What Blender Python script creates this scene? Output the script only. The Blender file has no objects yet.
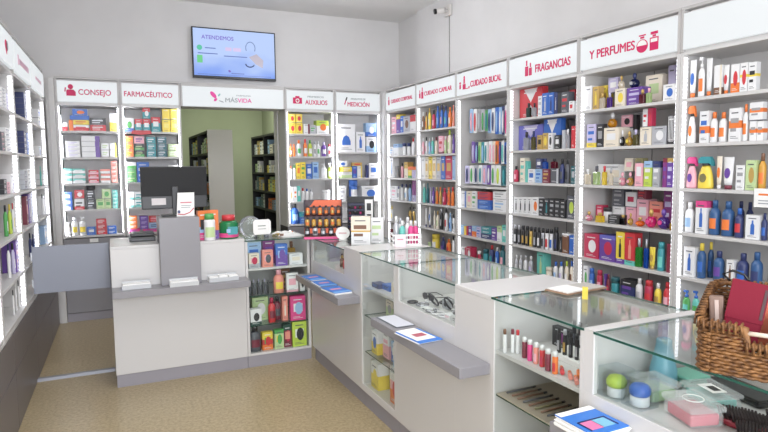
import bpy, math, random
from mathutils import Vector, Matrix
random.seed(7)
PI = math.pi
sc = bpy.context.scene
COL = sc.collection

# ---------------------------------------------------------------- materials
def lin(c):
    return tuple((v/12.92 if v <= .04045 else ((v+.055)/1.055)**2.4) for v in (q/255 for q in c))
MATS = {}
def nodes(name):
    m = bpy.data.materials.new(name); m.use_nodes = True
    nt = m.node_tree
    return m, nt, nt.nodes['Principled BSDF']
def pmat(name, rgb, rough=.45, metal=0, trans=0, emit=0, emit_rgb=None, bump=0, bscale=200, coat=0, spec=.5):
    if name in MATS: return MATS[name]
    m, nt, b = nodes(name)
    b.inputs['Base Color'].default_value = (*lin(rgb), 1)
    b.inputs['Roughness'].default_value = rough
    b.inputs['Metallic'].default_value = metal
    b.inputs['Transmission Weight'].default_value = trans
    b.inputs['Coat Weight'].default_value = coat
    b.inputs['Specular IOR Level'].default_value = spec
    if emit:
        b.inputs['Emission Color'].default_value = (*lin(emit_rgb or rgb), 1)
        b.inputs['Emission Strength'].default_value = emit
    if bump:
        n = nt.nodes.new('ShaderNodeTexNoise'); n.inputs['Scale'].default_value = bscale
        tc = nt.nodes.new('ShaderNodeTexCoord'); nt.links.new(tc.outputs['Object'], n.inputs['Vector'])
        bp = nt.nodes.new('ShaderNodeBump'); bp.inputs['Strength'].default_value = bump
        bp.inputs['Distance'].default_value = .002
        nt.links.new(n.outputs['Fac'], bp.inputs['Height']); nt.links.new(bp.outputs['Normal'], b.inputs['Normal'])
    MATS[name] = m
    return m
PAL = dict(w=(238,238,238), g=(150,150,152), dg=(70,72,80), k=(24,24,27), n=(28,38,92), b=(36,92,190), lb=(150,190,232),
  t=(38,140,150), td=(22,82,92), gn=(66,160,70), lg=(190,215,150), y=(245,215,60), o=(240,112,36), r=(206,36,44), m=(112,26,44),
  p=(243,170,186), hp=(226,52,128), v=(92,52,150), lv=(196,188,226), go=(205,165,80), br=(112,70,46), c=(238,226,204), s=(190,192,198),
  tq=(92,196,182), lim=(186,212,62), cr=(190,30,66), sa=(240,140,122), y2=(250,228,110), gr=(24,60,50), ol=(112,104,60), am=(214,150,40),
  pl=(120,34,112), bv=(92,92,190), nb=(28,72,128))
def soft(c): return tuple(v+(198-v)*.17 for v in c)
def cm(code):
    key = 'print_'+code
    if key in MATS: return MATS[key]
    metal = .35 if code in ('s','go') else 0
    return pmat(key, soft(PAL[code]), .38, metal)
def glassy(code):
    key = 'tinted_glass_'+code
    return MATS.get(key) or pmat(key, PAL[code], .06, 0, .55)

def pane_material(name, tint, base=.05):
    """clear pane: straight-through view plus a mirror share that grows towards grazing angles"""
    m = bpy.data.materials.new(name); m.use_nodes = True
    nt = m.node_tree; nt.nodes.clear()
    out = nt.nodes.new('ShaderNodeOutputMaterial'); mix = nt.nodes.new('ShaderNodeMixShader')
    tr = nt.nodes.new('ShaderNodeBsdfTransparent'); gl = nt.nodes.new('ShaderNodeBsdfGlossy')
    tr.inputs['Color'].default_value = (*lin(tint), 1); gl.inputs['Roughness'].default_value = .02
    gl.inputs['Color'].default_value = (.95,.97,.96,1)
    lw = nt.nodes.new('ShaderNodeLayerWeight'); lw.inputs['Blend'].default_value = .5
    pw = nt.nodes.new('ShaderNodeMath'); pw.operation = 'POWER'; pw.inputs[1].default_value = 5.2
    ma = nt.nodes.new('ShaderNodeMath'); ma.operation = 'MULTIPLY_ADD'; ma.inputs[1].default_value = .9; ma.inputs[2].default_value = base
    nt.links.new(lw.outputs['Facing'], pw.inputs[0]); nt.links.new(pw.outputs[0], ma.inputs[0])
    nt.links.new(ma.outputs[0], mix.inputs[0]); nt.links.new(tr.outputs[0], mix.inputs[1]); nt.links.new(gl.outputs[0], mix.inputs[2])
    nt.links.new(mix.outputs[0], out.inputs['Surface'])
    MATS[name] = m
    return m
GLASS = pane_material('clear_pane', (250,252,251), .006)
def frosted_material():
    m=bpy.data.materials.new('frosted_plastic'); m.use_nodes=True; nt=m.node_tree; nt.nodes.clear()
    out=nt.nodes.new('ShaderNodeOutputMaterial'); mix=nt.nodes.new('ShaderNodeMixShader'); mix.inputs[0].default_value=.24
    a=nt.nodes.new('ShaderNodeBsdfTransparent'); b=nt.nodes.new('ShaderNodeBsdfPrincipled'); b.inputs['Base Color'].default_value=(.85,.86,.86,1); b.inputs['Roughness'].default_value=.25
    nt.links.new(a.outputs[0],mix.inputs[1]); nt.links.new(b.outputs[0],mix.inputs[2]); nt.links.new(mix.outputs[0],out.inputs['Surface']); return m
FROSTED = frosted_material()
PLASTIC = pane_material('clear_plastic', (242,245,247), .08)
M_GEDGE = pmat('glass_cut_edge', (30,84,70), .1, 0, .3)
M_WHITE = pmat('white_laminate', (204,202,200), .32, bump=.04, bscale=60)
M_CAB = pmat('cabinet_white', (207,205,203), .42, bump=.04, bscale=60)
M_STILE = pmat('sign_post_grey', (186,183,181), .45)
M_GREY = pmat('grey_laminate', (137,135,139), .36, bump=.05, bscale=80)
M_GATE = pmat('gate_laminate', (138,142,154), .4, bump=.05, bscale=80)
M_GREY_SHADED = pmat('grey_laminate_shaded', (112,106,106), .38, bump=.05, bscale=80)  # grey laminate with the shade on the side drawers put into its colour
M_DARK = pmat('dark_joint', (52,50,50), .6)  # dark tone of panel seams, drawer bodies and a sign mark
M_PLINTH = pmat('grey_plinth', (148,145,152), .4)
M_SIGN = pmat('backlit_sign', (146,147,146), .4, emit=.46, emit_rgb=(240,246,250))
M_MAG = pmat('magenta_lettering', (206,28,92), .5)
M_PINK = pmat('pink_lettering', (236,70,160), .5)
M_LGREY = pmat('grey_lettering', (150,156,160), .5)
def led_material(name,k):
    """row of small diodes: brightness rises and falls along the strip"""
    m,nt,b=nodes(name); b.inputs['Base Color'].default_value=(.8,.8,.8,1); b.inputs['Emission Color'].default_value=(*lin((244,246,255)),1)
    tc=nt.nodes.new('ShaderNodeTexCoord'); sp=nt.nodes.new('ShaderNodeSeparateXYZ'); nt.links.new(tc.outputs['Object'],sp.inputs[0])
    mu=nt.nodes.new('ShaderNodeMath'); mu.operation='MULTIPLY'; mu.inputs[1].default_value=2*PI*38; nt.links.new(sp.outputs['Z'],mu.inputs[0])
    si=nt.nodes.new('ShaderNodeMath'); si.operation='SINE'; nt.links.new(mu.outputs[0],si.inputs[0])
    ma=nt.nodes.new('ShaderNodeMath'); ma.operation='MULTIPLY_ADD'; ma.inputs[1].default_value=.75*k; ma.inputs[2].default_value=k; nt.links.new(si.outputs[0],ma.inputs[0])
    nt.links.new(ma.outputs[0],b.inputs['Emission Strength']); return m
M_LED = led_material('led_strip_light',1.45)
M_LEDB = led_material('led_strip_back',15)
M_BLACK = pmat('black_plastic', (22,22,24), .35)
M_METAL = pmat('brushed_metal', (170,172,175), .3, .9)
M_PAPER = pmat('white_paper', (240,239,236), .6)
M_WALL = None

def noise_color(name, c1, c2, scale, rough, detail=6, bump=.1, spots=None):
    m, nt, b = nodes(name)
    tc = nt.nodes.new('ShaderNodeTexCoord'); n = nt.nodes.new('ShaderNodeTexNoise')
    n.inputs['Scale'].default_value = scale; n.inputs['Detail'].default_value = detail
    r = nt.nodes.new('ShaderNodeValToRGB')
    r.color_ramp.elements[0].position = .32; r.color_ramp.elements[1].position = .68
    r.color_ramp.elements[0].color = (*lin(c1),1); r.color_ramp.elements[1].color = (*lin(c2),1)
    nt.links.new(tc.outputs['Object'], n.inputs['Vector']); nt.links.new(n.outputs['Fac'], r.inputs['Fac'])
    src = r.outputs['Color']
    if spots:
        v = nt.nodes.new('ShaderNodeTexVoronoi'); v.inputs['Scale'].default_value = spots[1]
        nt.links.new(tc.outputs['Object'], v.inputs['Vector'])
        rr = nt.nodes.new('ShaderNodeValToRGB'); rr.color_ramp.elements[0].position = .10; rr.color_ramp.elements[1].position = .34
        rr.color_ramp.elements[0].color = (1,1,1,1); rr.color_ramp.elements[1].color = (0,0,0,1)
        nt.links.new(v.outputs['Distance'], rr.inputs['Fac'])
        n2 = nt.nodes.new('ShaderNodeTexNoise'); n2.inputs['Scale'].default_value = 23
        nt.links.new(tc.outputs['Object'], n2.inputs['Vector'])
        mu = nt.nodes.new('ShaderNodeMath'); mu.operation = 'MULTIPLY'
        nt.links.new(rr.outputs['Color'], mu.inputs[0]); nt.links.new(n2.outputs['Fac'], mu.inputs[1])
        mx = nt.nodes.new('ShaderNodeMixRGB'); mx.inputs['Color2'].default_value = (*lin(spots[0]),1)
        nt.links.new(mu.outputs[0], mx.inputs['Fac']); nt.links.new(src, mx.inputs['Color1']); src = mx.outputs['Color']
    nt.links.new(src, b.inputs['Base Color'])
    b.inputs['Roughness'].default_value = rough
    if bump:
        bp = nt.nodes.new('ShaderNodeBump'); bp.inputs['Strength'].default_value = bump; bp.inputs['Distance'].default_value = .002
        nt.links.new(n.outputs['Fac'], bp.inputs['Height']); nt.links.new(bp.outputs['Normal'], b.inputs['Normal'])
    MATS[name] = m
    return m
M_FLOOR = noise_color('terrazzo_floor', (156,139,106), (184,167,132), 48, .30, 10, .03, ((118,94,66), 75))
M_WALL = noise_color('painted_wall', (216,214,213), (222,220,219), 2.5, .85, 4, .05)
M_CEIL = noise_color('painted_ceiling', (230,229,227), (235,234,232), 2, .9, 3, .03)
M_GREEN = noise_color('sage_wall', (152,156,136), (158,162,142), 2, .85, 3, .03)
M_WICKER = noise_color('wicker', (84,52,26), (146,102,58), 60, .6, 4, .3)

# ---------------------------------------------------------------- mesh building
class MB:
    def __init__(s): s.v=[]; s.f=[]; s.m=[]; s.mats=[]; s.smooth=[]
    def mi(s, m):
        if m not in s.mats: s.mats.append(m)
        return s.mats.index(m)
    def face(s, pts, m, smooth=False):
        b=len(s.v); s.v += [tuple(p) for p in pts]; s.f.append(tuple(range(b,b+len(pts)))); s.m.append(s.mi(m)); s.smooth.append(smooth)
    def box(s, x0,x1,y0,y1,z0,z1, m, side=None):
        b=len(s.v); s.v += [(x0,y0,z0),(x1,y0,z0),(x1,y1,z0),(x0,y1,z0),(x0,y0,z1),(x1,y0,z1),(x1,y1,z1),(x0,y1,z1)]
        for k,q in enumerate(((0,3,2,1),(4,5,6,7),(0,1,5,4),(1,2,6,5),(2,3,7,6),(3,0,4,7))):
            s.f.append(tuple(b+i for i in q)); s.m.append(s.mi(side if side and k>1 else m)); s.smooth.append(False)
        return s
    def lathe(s, prof, m, n=18, sy=1, cx=0, cy=0, z=0, cap=True):
        b=len(s.v); mi=s.mi(m)
        for r,h in prof:
            for k in range(n):
                a=2*PI*k/n; s.v.append((cx+r*math.cos(a), cy+sy*r*math.sin(a), z+h))
        for i in range(len(prof)-1):
            for k in range(n):
                k2=(k+1)%n; s.f.append((b+i*n+k,b+i*n+k2,b+(i+1)*n+k2,b+(i+1)*n+k)); s.m.append(mi); s.smooth.append(True)
        if cap:
            s.f.append(tuple(b+k for k in reversed(range(n)))); s.m.append(mi); s.smooth.append(False)
            e=b+(len(prof)-1)*n; s.f.append(tuple(e+k for k in range(n))); s.m.append(mi); s.smooth.append(False)
        return s
    def arc_band(s, r, z0, z1, m, sy=1, half=1.0, n=8):
        b=len(s.v); mi=s.mi(m)
        for k in range(n+1):
            a=-PI/2-half+2*half*k/n
            for z in (z0,z1): s.v.append((r*math.cos(a), r*sy*math.sin(a), z))
        for k in range(n):
            s.f.append((b+2*k,b+2*k+2,b+2*k+3,b+2*k+1)); s.m.append(mi); s.smooth.append(True)
        return s
    def loft(s, rings, m, smooth=True):
        b=len(s.v); n=len(rings[0]); mi=s.mi(m)
        for r in rings: s.v += [tuple(p) for p in r]
        for i in range(len(rings)-1):
            for k in range(n):
                k2=(k+1)%n; s.f.append((b+i*n+k,b+i*n+k2,b+(i+1)*n+k2,b+(i+1)*n+k)); s.m.append(mi); s.smooth.append(smooth)
        s.f.append(tuple(b+k for k in reversed(range(n)))); s.m.append(mi); s.smooth.append(False)
        e=b+(len(rings)-1)*n; s.f.append(tuple(e+k for k in range(n))); s.m.append(mi); s.smooth.append(False)
        return s
    def prism(s, poly, y0, y1, m):
        """poly of (x, z) extruded along y"""
        b=len(s.v); n=len(poly); mi=s.mi(m)
        s.v += [(x,y0,z) for x,z in poly]+[(x,y1,z) for x,z in poly]
        s.f.append(tuple(b+k for k in range(n))); s.f.append(tuple(b+n+k for k in reversed(range(n)))); s.m += [mi,mi]; s.smooth += [False]*2
        for k in range(n):
            k2=(k+1)%n; s.f.append((b+k2,b+k,b+n+k,b+n+k2)); s.m.append(mi); s.smooth.append(False)
        return s
    def tube(s, pts, r, m, n=6, closed=False):
        pts=[Vector(p) for p in pts]; N=len(pts); b=len(s.v); mi=s.mi(m)
        for i,p in enumerate(pts):
            t=(pts[(i+1)%N]-pts[i-1]) if closed else pts[min(i+1,N-1)]-pts[max(i-1,0)]
            t.normalize(); up=Vector((0,0,1)) if abs(t.z)<.9 else Vector((1,0,0))
            u=t.cross(up).normalized(); w=u.cross(t)
            for k in range(n):
                a=2*PI*k/n; s.v.append(tuple(p+u*r*math.cos(a)+w*r*math.sin(a)))
        for i in range(N if closed else N-1):
            for k in range(n):
                k2=(k+1)%n; j=(i+1)%N; s.f.append((b+i*n+k,b+i*n+k2,b+j*n+k2,b+j*n+k)); s.m.append(mi); s.smooth.append(True)
        if not closed:
            s.f.append(tuple(b+k for k in reversed(range(n)))); s.f.append(tuple(b+(N-1)*n+k for k in range(n))); s.m += [mi,mi]; s.smooth += [False]*2
        return s
    def mesh(s, name):
        me=bpy.data.meshes.new(name); me.from_pydata(s.v,[],s.f)
        for m in s.mats: me.materials.append(m)
        me.polygons.foreach_set('material_index', s.m); me.polygons.foreach_set('use_smooth', s.smooth)
        me.update()
        import bmesh
        bm=bmesh.new(); bm.from_mesh(me); bmesh.ops.recalc_face_normals(bm, faces=bm.faces); bm.to_mesh(me); bm.free()
        return me
    def build(s, name, parent=None, bevel=0):
        return link(name, s.mesh(name), parent, bevel)
def link(name, me, parent=None, bevel=0):
    o=bpy.data.objects.new(name, me); COL.objects.link(o)
    if parent: o.parent=parent
    if bevel:
        b=o.modifiers.new('edge','BEVEL'); b.width=bevel; b.segments=2; b.limit_method='ANGLE'
    return o
def tag(o, label, cat, group=None, kind=None):
    if label: o['label']=label
    if cat: o['category']=cat
    if group: o['group']=group
    if kind: o['kind']=kind
    return o
def thing(name, label, cat, loc=(0,0,0), rz=0, group=None):
    o=bpy.data.objects.new(name, None); COL.objects.link(o); o.location=loc; o.rotation_euler=(0,0,rz)
    o.empty_display_size=.05
    return tag(o,label,cat,group)
def struct(name, mb, bevel=0):
    o=mb.build(name, None, bevel); o['kind']='structure'; return o
def ell(cx,cz,rx,rz,n=20,rot=0):
    out=[]
    for k in range(n):
        a=2*PI*k/n; x,z=rx*math.cos(a),rz*math.sin(a)
        out.append((cx+x*math.cos(rot)-z*math.sin(rot), cz+x*math.sin(rot)+z*math.cos(rot)))
    return out
def rect(x0,x1,z0,z1): return [(x0,z0),(x1,z0),(x1,z1),(x0,z1)]
def lettering(body, parent, x, z, y, height, width, mat, align='LEFT', name='lettering', bold=0):
    """text standing in the parent's local XZ plane, facing -Y, fitted to the width"""
    cu=bpy.data.curves.new(name,'FONT'); cu.body=body; cu.size=1; cu.extrude=.002; cu.offset=bold; cu.fill_mode='FRONT'
    cu.align_x='LEFT'; cu.materials.append(mat)
    o=bpy.data.objects.new(name,cu); COL.objects.link(o); o.parent=parent
    bpy.context.view_layer.update()
    bb=[Vector(b) for b in o.bound_box]; w=max(b.x for b in bb)-min(b.x for b in bb); x0=min(b.x for b in bb)
    s=height*.9/.72; sx=width/w if width else s
    dg=bpy.context.evaluated_depsgraph_get()
    me=bpy.data.meshes.new_from_object(o.evaluated_get(dg)); bpy.data.objects.remove(o)
    me.materials.clear(); me.materials.append(mat)
    for v in me.vertices: v.co=((v.co.x-x0)*sx, -v.co.z, v.co.y*s)
    # heavier stroke: the same outline repeated a hair to each side, in the one mesh
    nv=len(me.vertices); vs_=[tuple(v.co) for v in me.vertices]; fs=[tuple(p.vertices) for p in me.polygons]; st=height*.02
    V=[];F=[]
    for i,(dx,dz) in enumerate(((-st,0),(st,0),(0,st),(0,-st))):
        V+=[(a+dx,b-.00015*i,c+dz) for a,b,c in vs_]; F+=[tuple(q+nv*i for q in f) for f in fs]
    m2=bpy.data.meshes.new(name); m2.from_pydata(V,[],F); m2.materials.append(mat); bpy.data.meshes.remove(me)
    o=link(name,m2,parent); o.location=(x,y,z)
    return o

# ---------------------------------------------------------------- frames of the three shelf rows
E0=math.atan(.0145)
ROWS={'B':((0,6.83),(1,0),(0,1),0.0),
      'R':((3.155,6.83),(0,-1),(1,0),-PI/2),
      'L':((-.583-.0145*1.1,3.0),(math.sin(E0),math.cos(E0)),(-math.cos(E0),math.sin(E0)),PI/2-E0)}
def rp(row,a,n,z):
    o,u,nn,_=ROWS[row]; return (o[0]+u[0]*a+nn[0]*n, o[1]+u[1]*a+nn[1]*n, z)
BAYS={'B1':(-.475,.1205),'B2':(.1205,.7265),'B3':(1.8875,2.505),'B4':(2.505,3.125),
 'R1':(.09,.893),'R2':(.893,1.743),'R3':(1.743,2.589),'R4':(2.589,3.438),'R5':(3.438,4.29),'R6':(4.29,5.14),
 'L1':(0,.86),'L2':(.86,1.75),'L3':(1.75,2.60),'L4':(2.60,3.50)}
Z=[1.978,1.708,1.438,1.168,.897,.647]
ZS={'R3':[1.385,1.168,.892,.647],'B4':[1.76,1.438,1.15,.9],'B1':Z[:5],'B2':Z[:5],'B3':Z[:5]}
SIGNREF={'B1':'CONSEJO sign','B2':'FARMACÉUTICO sign','B3':'AUXILIOS sign','B4':'MEDICIÓN sign','R1':'CORPORAL sign','R2':'CAPILAR sign',
 'R3':'BUCAL sign','R4':'FRAGANCIAS sign','R5':'PERFUMES sign','R6':'blank sign','L1':'','L2':'pink heart sign','L3':'faint pink sign','L4':'corner sign'}
BAYLABEL={'B1':'white shelving bay of medicine boxes under the CONSEJO sign','B2':'white shelving bay of medicine boxes under the FARMACÉUTICO sign',
 'B3':'white shelving bay beyond the doorway under the AUXILIOS sign','B4':'white shelving bay in the corner under the MEDICIÓN sign',
 'R1':'white lit shelving bay next to the corner under the CORPORAL sign','R2':'white lit shelving bay of bottles under the CAPILAR sign',
 'R3':'white lit shelving bay with hanging packs under the BUCAL sign','R4':'white lit shelving bay of scents under the FRAGANCIAS sign',
 'R5':'white lit shelving bay of perfumes under the PERFUMES sign','R6':'white lit shelving bay of sun lotions under the blank sign',
 'L1':'white lit shelving bay at the very front of the drawer wall','L2':'white lit shelving bay under the sign with a pink heart',
 'L3':'white lit shelving bay behind the grey gate, under a faint pink sign','L4':'white lit corner shelving bay standing beside the CONSEJO bay'}
DEP=.345
def bay(key):
    row=key[0]; a0,a1=BAYS[key]; w=a1-a0
    t=thing('shelving_unit', BAYLABEL[key], 'shelving unit', rp(row,a0,0,0), ROWS[row][3], {'B':'shelving bays along the back wall','R':'lit shelving bays behind the counter','L':'lit shelving bays above the drawers'}[row])
    zb={'B':.872,'R':.625,'L':.605}[row]; tp=2.5; e=.0012
    for x0,x1 in ((e,.024),(w-.024,w-e)):
        MB().box(x0,x1,0,DEP,zb,2.252,M_CAB).build('side_panel',t,.0015)
    # posts beside the sign
    for x0,x1 in ((e,.022),(w-.022,w-e)):
        MB().box(x0,x1,-.004,.05,2.2535,tp,M_STILE).build('sign_post',t)
    bm=MB().box(.025,w-.025,DEP-.012,DEP-.001,zb,2.25,M_CAB)
    if row=='R': bm.box(w*.44,w*.44+.004,DEP-.0135,DEP-.0122,zb+.03,2.24,M_DARK)
    bm.build('back_panel',t)
    MB().box(.025,w-.025,0,DEP-.013,2.235,2.252,M_CAB).build('top_panel',t)
    MB().box(.0225,w-.0225,.012,DEP-.013,2.2535,tp-.02,M_CAB).box(e,w-e,-.006,.05,tp+.0005,tp+.018,M_STILE).build('sign_box',t)
    for z in ZS.get(key,Z):
        MB().box(.025,w-.025,.002,DEP-.0135,z-.02,z,M_CAB).build('shelf',t,.0015)
    if row=='L': MB().box(.025,w-.025,.001,DEP-.0135,zb,zb+.018,M_WHITE).build('shelf',t,.0015)
    for x0,x1 in ((.0245,.0285),(w-.0285,w-.0245)):
        if True:
            far=(x0<.1) if row=='R' else (x0>.1)
            MB().box(x0,x1,.004,.028 if row!='B' else .030,zb+.04,2.22,M_LEDB if row=='B' else M_LED).build('led_strip',t)
    s=MB().box(.0225,w-.0225,-.012,.011,2.268,2.478,M_SIGN).build('sign_panel',t,.002)
    return t,s
BAY={k:bay(k) for k in BAYS}

def plates(name, parent, parts):
    """flat pictogram plates 1.5 mm proud of the sign"""
    b=MB()
    for poly,m in parts: b.prism(poly,-.0142,-.0121,m)
    return b.build(name,parent)
SZ=2.268
def sgn(key): return BAY[key][1]
ys=-.0128
# CONSEJO
s=sgn('B1'); lettering('CONSEJO',s,.215,SZ+.075,ys,.062,.30,M_MAG)
plates('pictogram',s,[(ell(.145,SZ+.15,.024,.026),M_MAG),([(.105,SZ+.06),(.19,SZ+.06),(.19,SZ+.10),(.172,SZ+.122),(.115,SZ+.122),(.105,SZ+.11)],M_MAG),([(.088,SZ+.10),(.098,SZ+.10),(.106,SZ+.14),(.094,SZ+.144)],M_MAG)])
s=sgn('B2'); lettering('FARMACÉUTICO',s,.045,SZ+.075,ys,.060,.475,M_MAG)
s=sgn('B3'); lettering('AUXILIOS',s,.245,SZ+.055,ys,.060,.275,M_MAG); lettering('PRIMEROS',s,.275,SZ+.135,ys,.024,.20,M_LGREY)
plates('pictogram',s,[(rect(.095,.205,SZ+.06,SZ+.13),M_MAG),(rect(.125,.175,SZ+.13,SZ+.148),M_MAG)])
plates('pictogram',s,[]) if False else None
c_=MB(); c_.prism(ell(.15,SZ+.094,.024,.026),-.0150,-.0143,M_PAPER); c_.prism(rect(.144,.156,SZ+.078,SZ+.110),-.0158,-.0151,M_MAG); c_.prism(rect(.134,.143,SZ+.088,SZ+.100),-.0158,-.0151,M_MAG); c_.prism(rect(.157,.166,SZ+.088,SZ+.100),-.0158,-.0151,M_MAG); c_.build('pictogram',s)
s=sgn('B4'); lettering('MEDICIÓN',s,.165,SZ+.05,ys,.058,.29,M_MAG); lettering('APARATOS DE',s,.205,SZ+.13,ys,.024,.20,M_LGREY)
plates('pictogram',s,[([(.120,SZ+.072),(.132,SZ+.066),(.150,SZ+.12),(.140,SZ+.124)],M_MAG),([(.136,SZ+.122),(.152,SZ+.116),(.166,SZ+.155),(.152,SZ+.160)],M_DARK)])
# right wall signs
def bottle_icon(x,z,w,h): return [rect(x,x+w,z,z+h*.62),rect(x+w*.3,x+w*.7,z+h*.66,z+h)]
s=sgn('R1'); lettering('CUIDADO CORPORAL',s,.17,SZ+.075,ys,.048,.56,M_MAG); plates('pictogram',s,[(q,M_MAG) for q in bottle_icon(.09,SZ+.06,.035,.10)])
s=sgn('R2'); lettering('CUIDADO CAPILAR',s,.21,SZ+.075,ys,.05,.57,M_MAG); plates('pictogram',s,[(q,M_MAG) for q in bottle_icon(.09,SZ+.06,.032,.085)+bottle_icon(.14,SZ+.05,.045,.12)])
s=sgn('R3'); lettering('CUIDADO BUCAL',s,.27,SZ+.06,ys,.062,.49,M_MAG)
plates('pictogram',s,[(rect(.075,.10,SZ+.06,SZ+.10),M_MAG),(ell(.0875,SZ+.115,.014,.012),M_MAG),(rect(.135,.185,SZ+.05,SZ+.10),M_MAG),(rect(.148,.172,SZ+.104,SZ+.155),M_MAG),(ell(.16,SZ+.165,.012,.012),M_MAG),(rect(.19,.255,SZ+.05,SZ+.058),M_MAG),(rect(.235,.255,SZ+.06,SZ+.07),M_MAG)])
s=sgn('R4'); lettering('FRAGANCIAS',s,.37,SZ+.06,ys,.070,.40,M_MAG); plates('pictogram',s,[(q,M_MAG) for q in bottle_icon(.24,SZ+.045,.04,.125)+bottle_icon(.29,SZ+.045,.035,.10)])
s=sgn('R5'); lettering('Y PERFUMES',s,.115,SZ+.065,ys,.066,.40,M_MAG)
ring=[(ell(.575,SZ+.075,.045,.042),M_MAG),(rect(.560,.590,SZ+.122,SZ+.134),M_MAG),(rect(.548,.602,SZ+.138,SZ+.146),M_MAG),(rect(.635,.70,SZ+.035,SZ+.115),M_MAG),(rect(.655,.68,SZ+.118,SZ+.13),M_MAG),(rect(.64,.695,SZ+.133,SZ+.150),M_MAG)]
plates('pictogram',s,ring)
b_=MB(); b_.prism([(x,max(z,SZ+.078)) for x,z in ell(.575,SZ+.078,.037,.034)],-.0152,-.0143,M_PAPER); b_.prism(rect(.643,.692,SZ+.085,SZ+.107),-.0152,-.0143,M_PAPER); b_.build('pictogram',s)
# left wall signs (only faint marks can be made out)
s=sgn('L2'); plates('pictogram',s,[(ell(.60,SZ+.115,.035,.03),M_MAG),(ell(.645,SZ+.115,.03,.03),M_LGREY),([(.57,SZ+.10),(.65,SZ+.10),(.61,SZ+.055)],M_MAG)])
M_FAINT=pmat('faint_lettering',(222,178,198),.5)
s=sgn('L3'); plates('pictogram',s,[(rect(.24,.70,SZ+.075,SZ+.115),M_FAINT),(rect(.18,.22,SZ+.065,SZ+.135),M_FAINT)])
s=sgn('L4'); plates('pictogram',s,[(rect(.28,.66,SZ+.09,SZ+.115),M_FAINT)])

# doorway header with the pink butterfly mark
t=thing('sign_header','long white lit sign over the doorway with a pink butterfly mark','sign',rp('B',.7285,0,0))
W=1.157
MB().box(.0,W,-.004,.05,2.4805,2.518,M_STILE).box(0,.018,-.004,.05,2.258,2.48,M_STILE).box(W-.018,W,-.004,.05,2.258,2.48,M_STILE).box(.02,W-.02,.012,.30,2.258,2.478,M_CAB).build('sign_box',t)
s=MB().box(.0185,W-.0185,-.012,.0115,2.262,2.478,M_SIGN).build('sign_panel',t,.002)
lettering('MÁS',s,.475,SZ+.05,ys,.052,.135,M_LGREY); lettering('VIDA',s,.612,SZ+.05,ys,.052,.155,M_PINK); lettering('FARMACIA',s,.60,SZ+.118,ys,.018,.16,M_LGREY)
plates('butterfly_mark',s,[(ell(.345,SZ+.125,.045,.022,20,-.85),M_PINK),(ell(.368,SZ+.072,.022,.014,16,.7),M_PINK),(ell(.408,SZ+.125,.02,.009,16,.9),pmat('mint_lettering',(130,190,180),.5)),(ell(.43,SZ+.055,.03,.006,16,-.3),M_LGREY)])

# ---------------------------------------------------------------- drawer bases
def drawers(row,a0,a1,top,label,group,cols=1,plinth=.0,split=.36):
    t=thing('drawer_base',label,'drawers',rp(row,a0,0,0),ROWS[row][3],group); w=a1-a0
    MB().box(.001,w-.001,.02,DEP,plinth,top,M_DARK).build('body',t)
    if plinth: MB().box(.001,w-.001,.012,.10,0,plinth-.003,M_PLINTH).build('plinth',t)
    m=M_GREY_SHADED if row=='L' else M_GREY
    for z0,z1 in ((plinth+.003,split-.003),(split+.003,top-.003)):
        MB().box(.003,w-.003,.001,.0195,z0,z1,m).build('drawer',t,.0015)
    return t
DL=[.17,1.15,2.12,3.10,3.80]
DLAB=['grey drawer base at the very front of the long drawer row','wide grey drawer base below the pink heart sign','grey drawer base beside the floor strip and grey gate','short grey drawer base running into the far corner']
for i in range(4): drawers('L',DL[i],DL[i+1],.603,DLAB[i],'grey drawer bases under the side shelves')
for k,lab in (('B1','grey drawer base under the CONSEJO bay seen below the gate'),('B2','grey drawer base under the FARMACÉUTICO bay behind the desk'),('B3','grey drawer base under the AUXILIOS bay'),('B4','grey drawer base under the MEDICIÓN bay')):
    drawers('B',*BAYS[k],.870,lab,'grey drawer bases under the back shelves',plinth=.09,split=.13 if False else .48)
for k in ('R1','R2','R3','R4','R5','R6'):
    drawers('R',*BAYS[k],.623,'grey drawer base under the %s bay behind the counter'%SIGNREF[k].replace(' sign',''),'grey drawer bases behind the counter',plinth=.08)
tag(MB().box(-.532,-.477,6.815,6.86,0,2.5,M_CAB).box(-.56,-.532,6.83,6.86,0,2.5,M_CAB).build('corner_post',None,.002),'tall white filler post in the corner beside the CONSEJO bay','post')
tag(MB().box(3.127,3.175,6.745,6.86,0,2.5,M_CAB).build('corner_post',None,.002),'tall white filler post in the corner beside the MEDICIÓN bay','post')

# hook rails of the BUCAL bay
rz=ROWS['R'][3]
for z,lab in ((2.003,'top'),(1.685,'middle'),(1.605,'lowest')): pass

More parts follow.
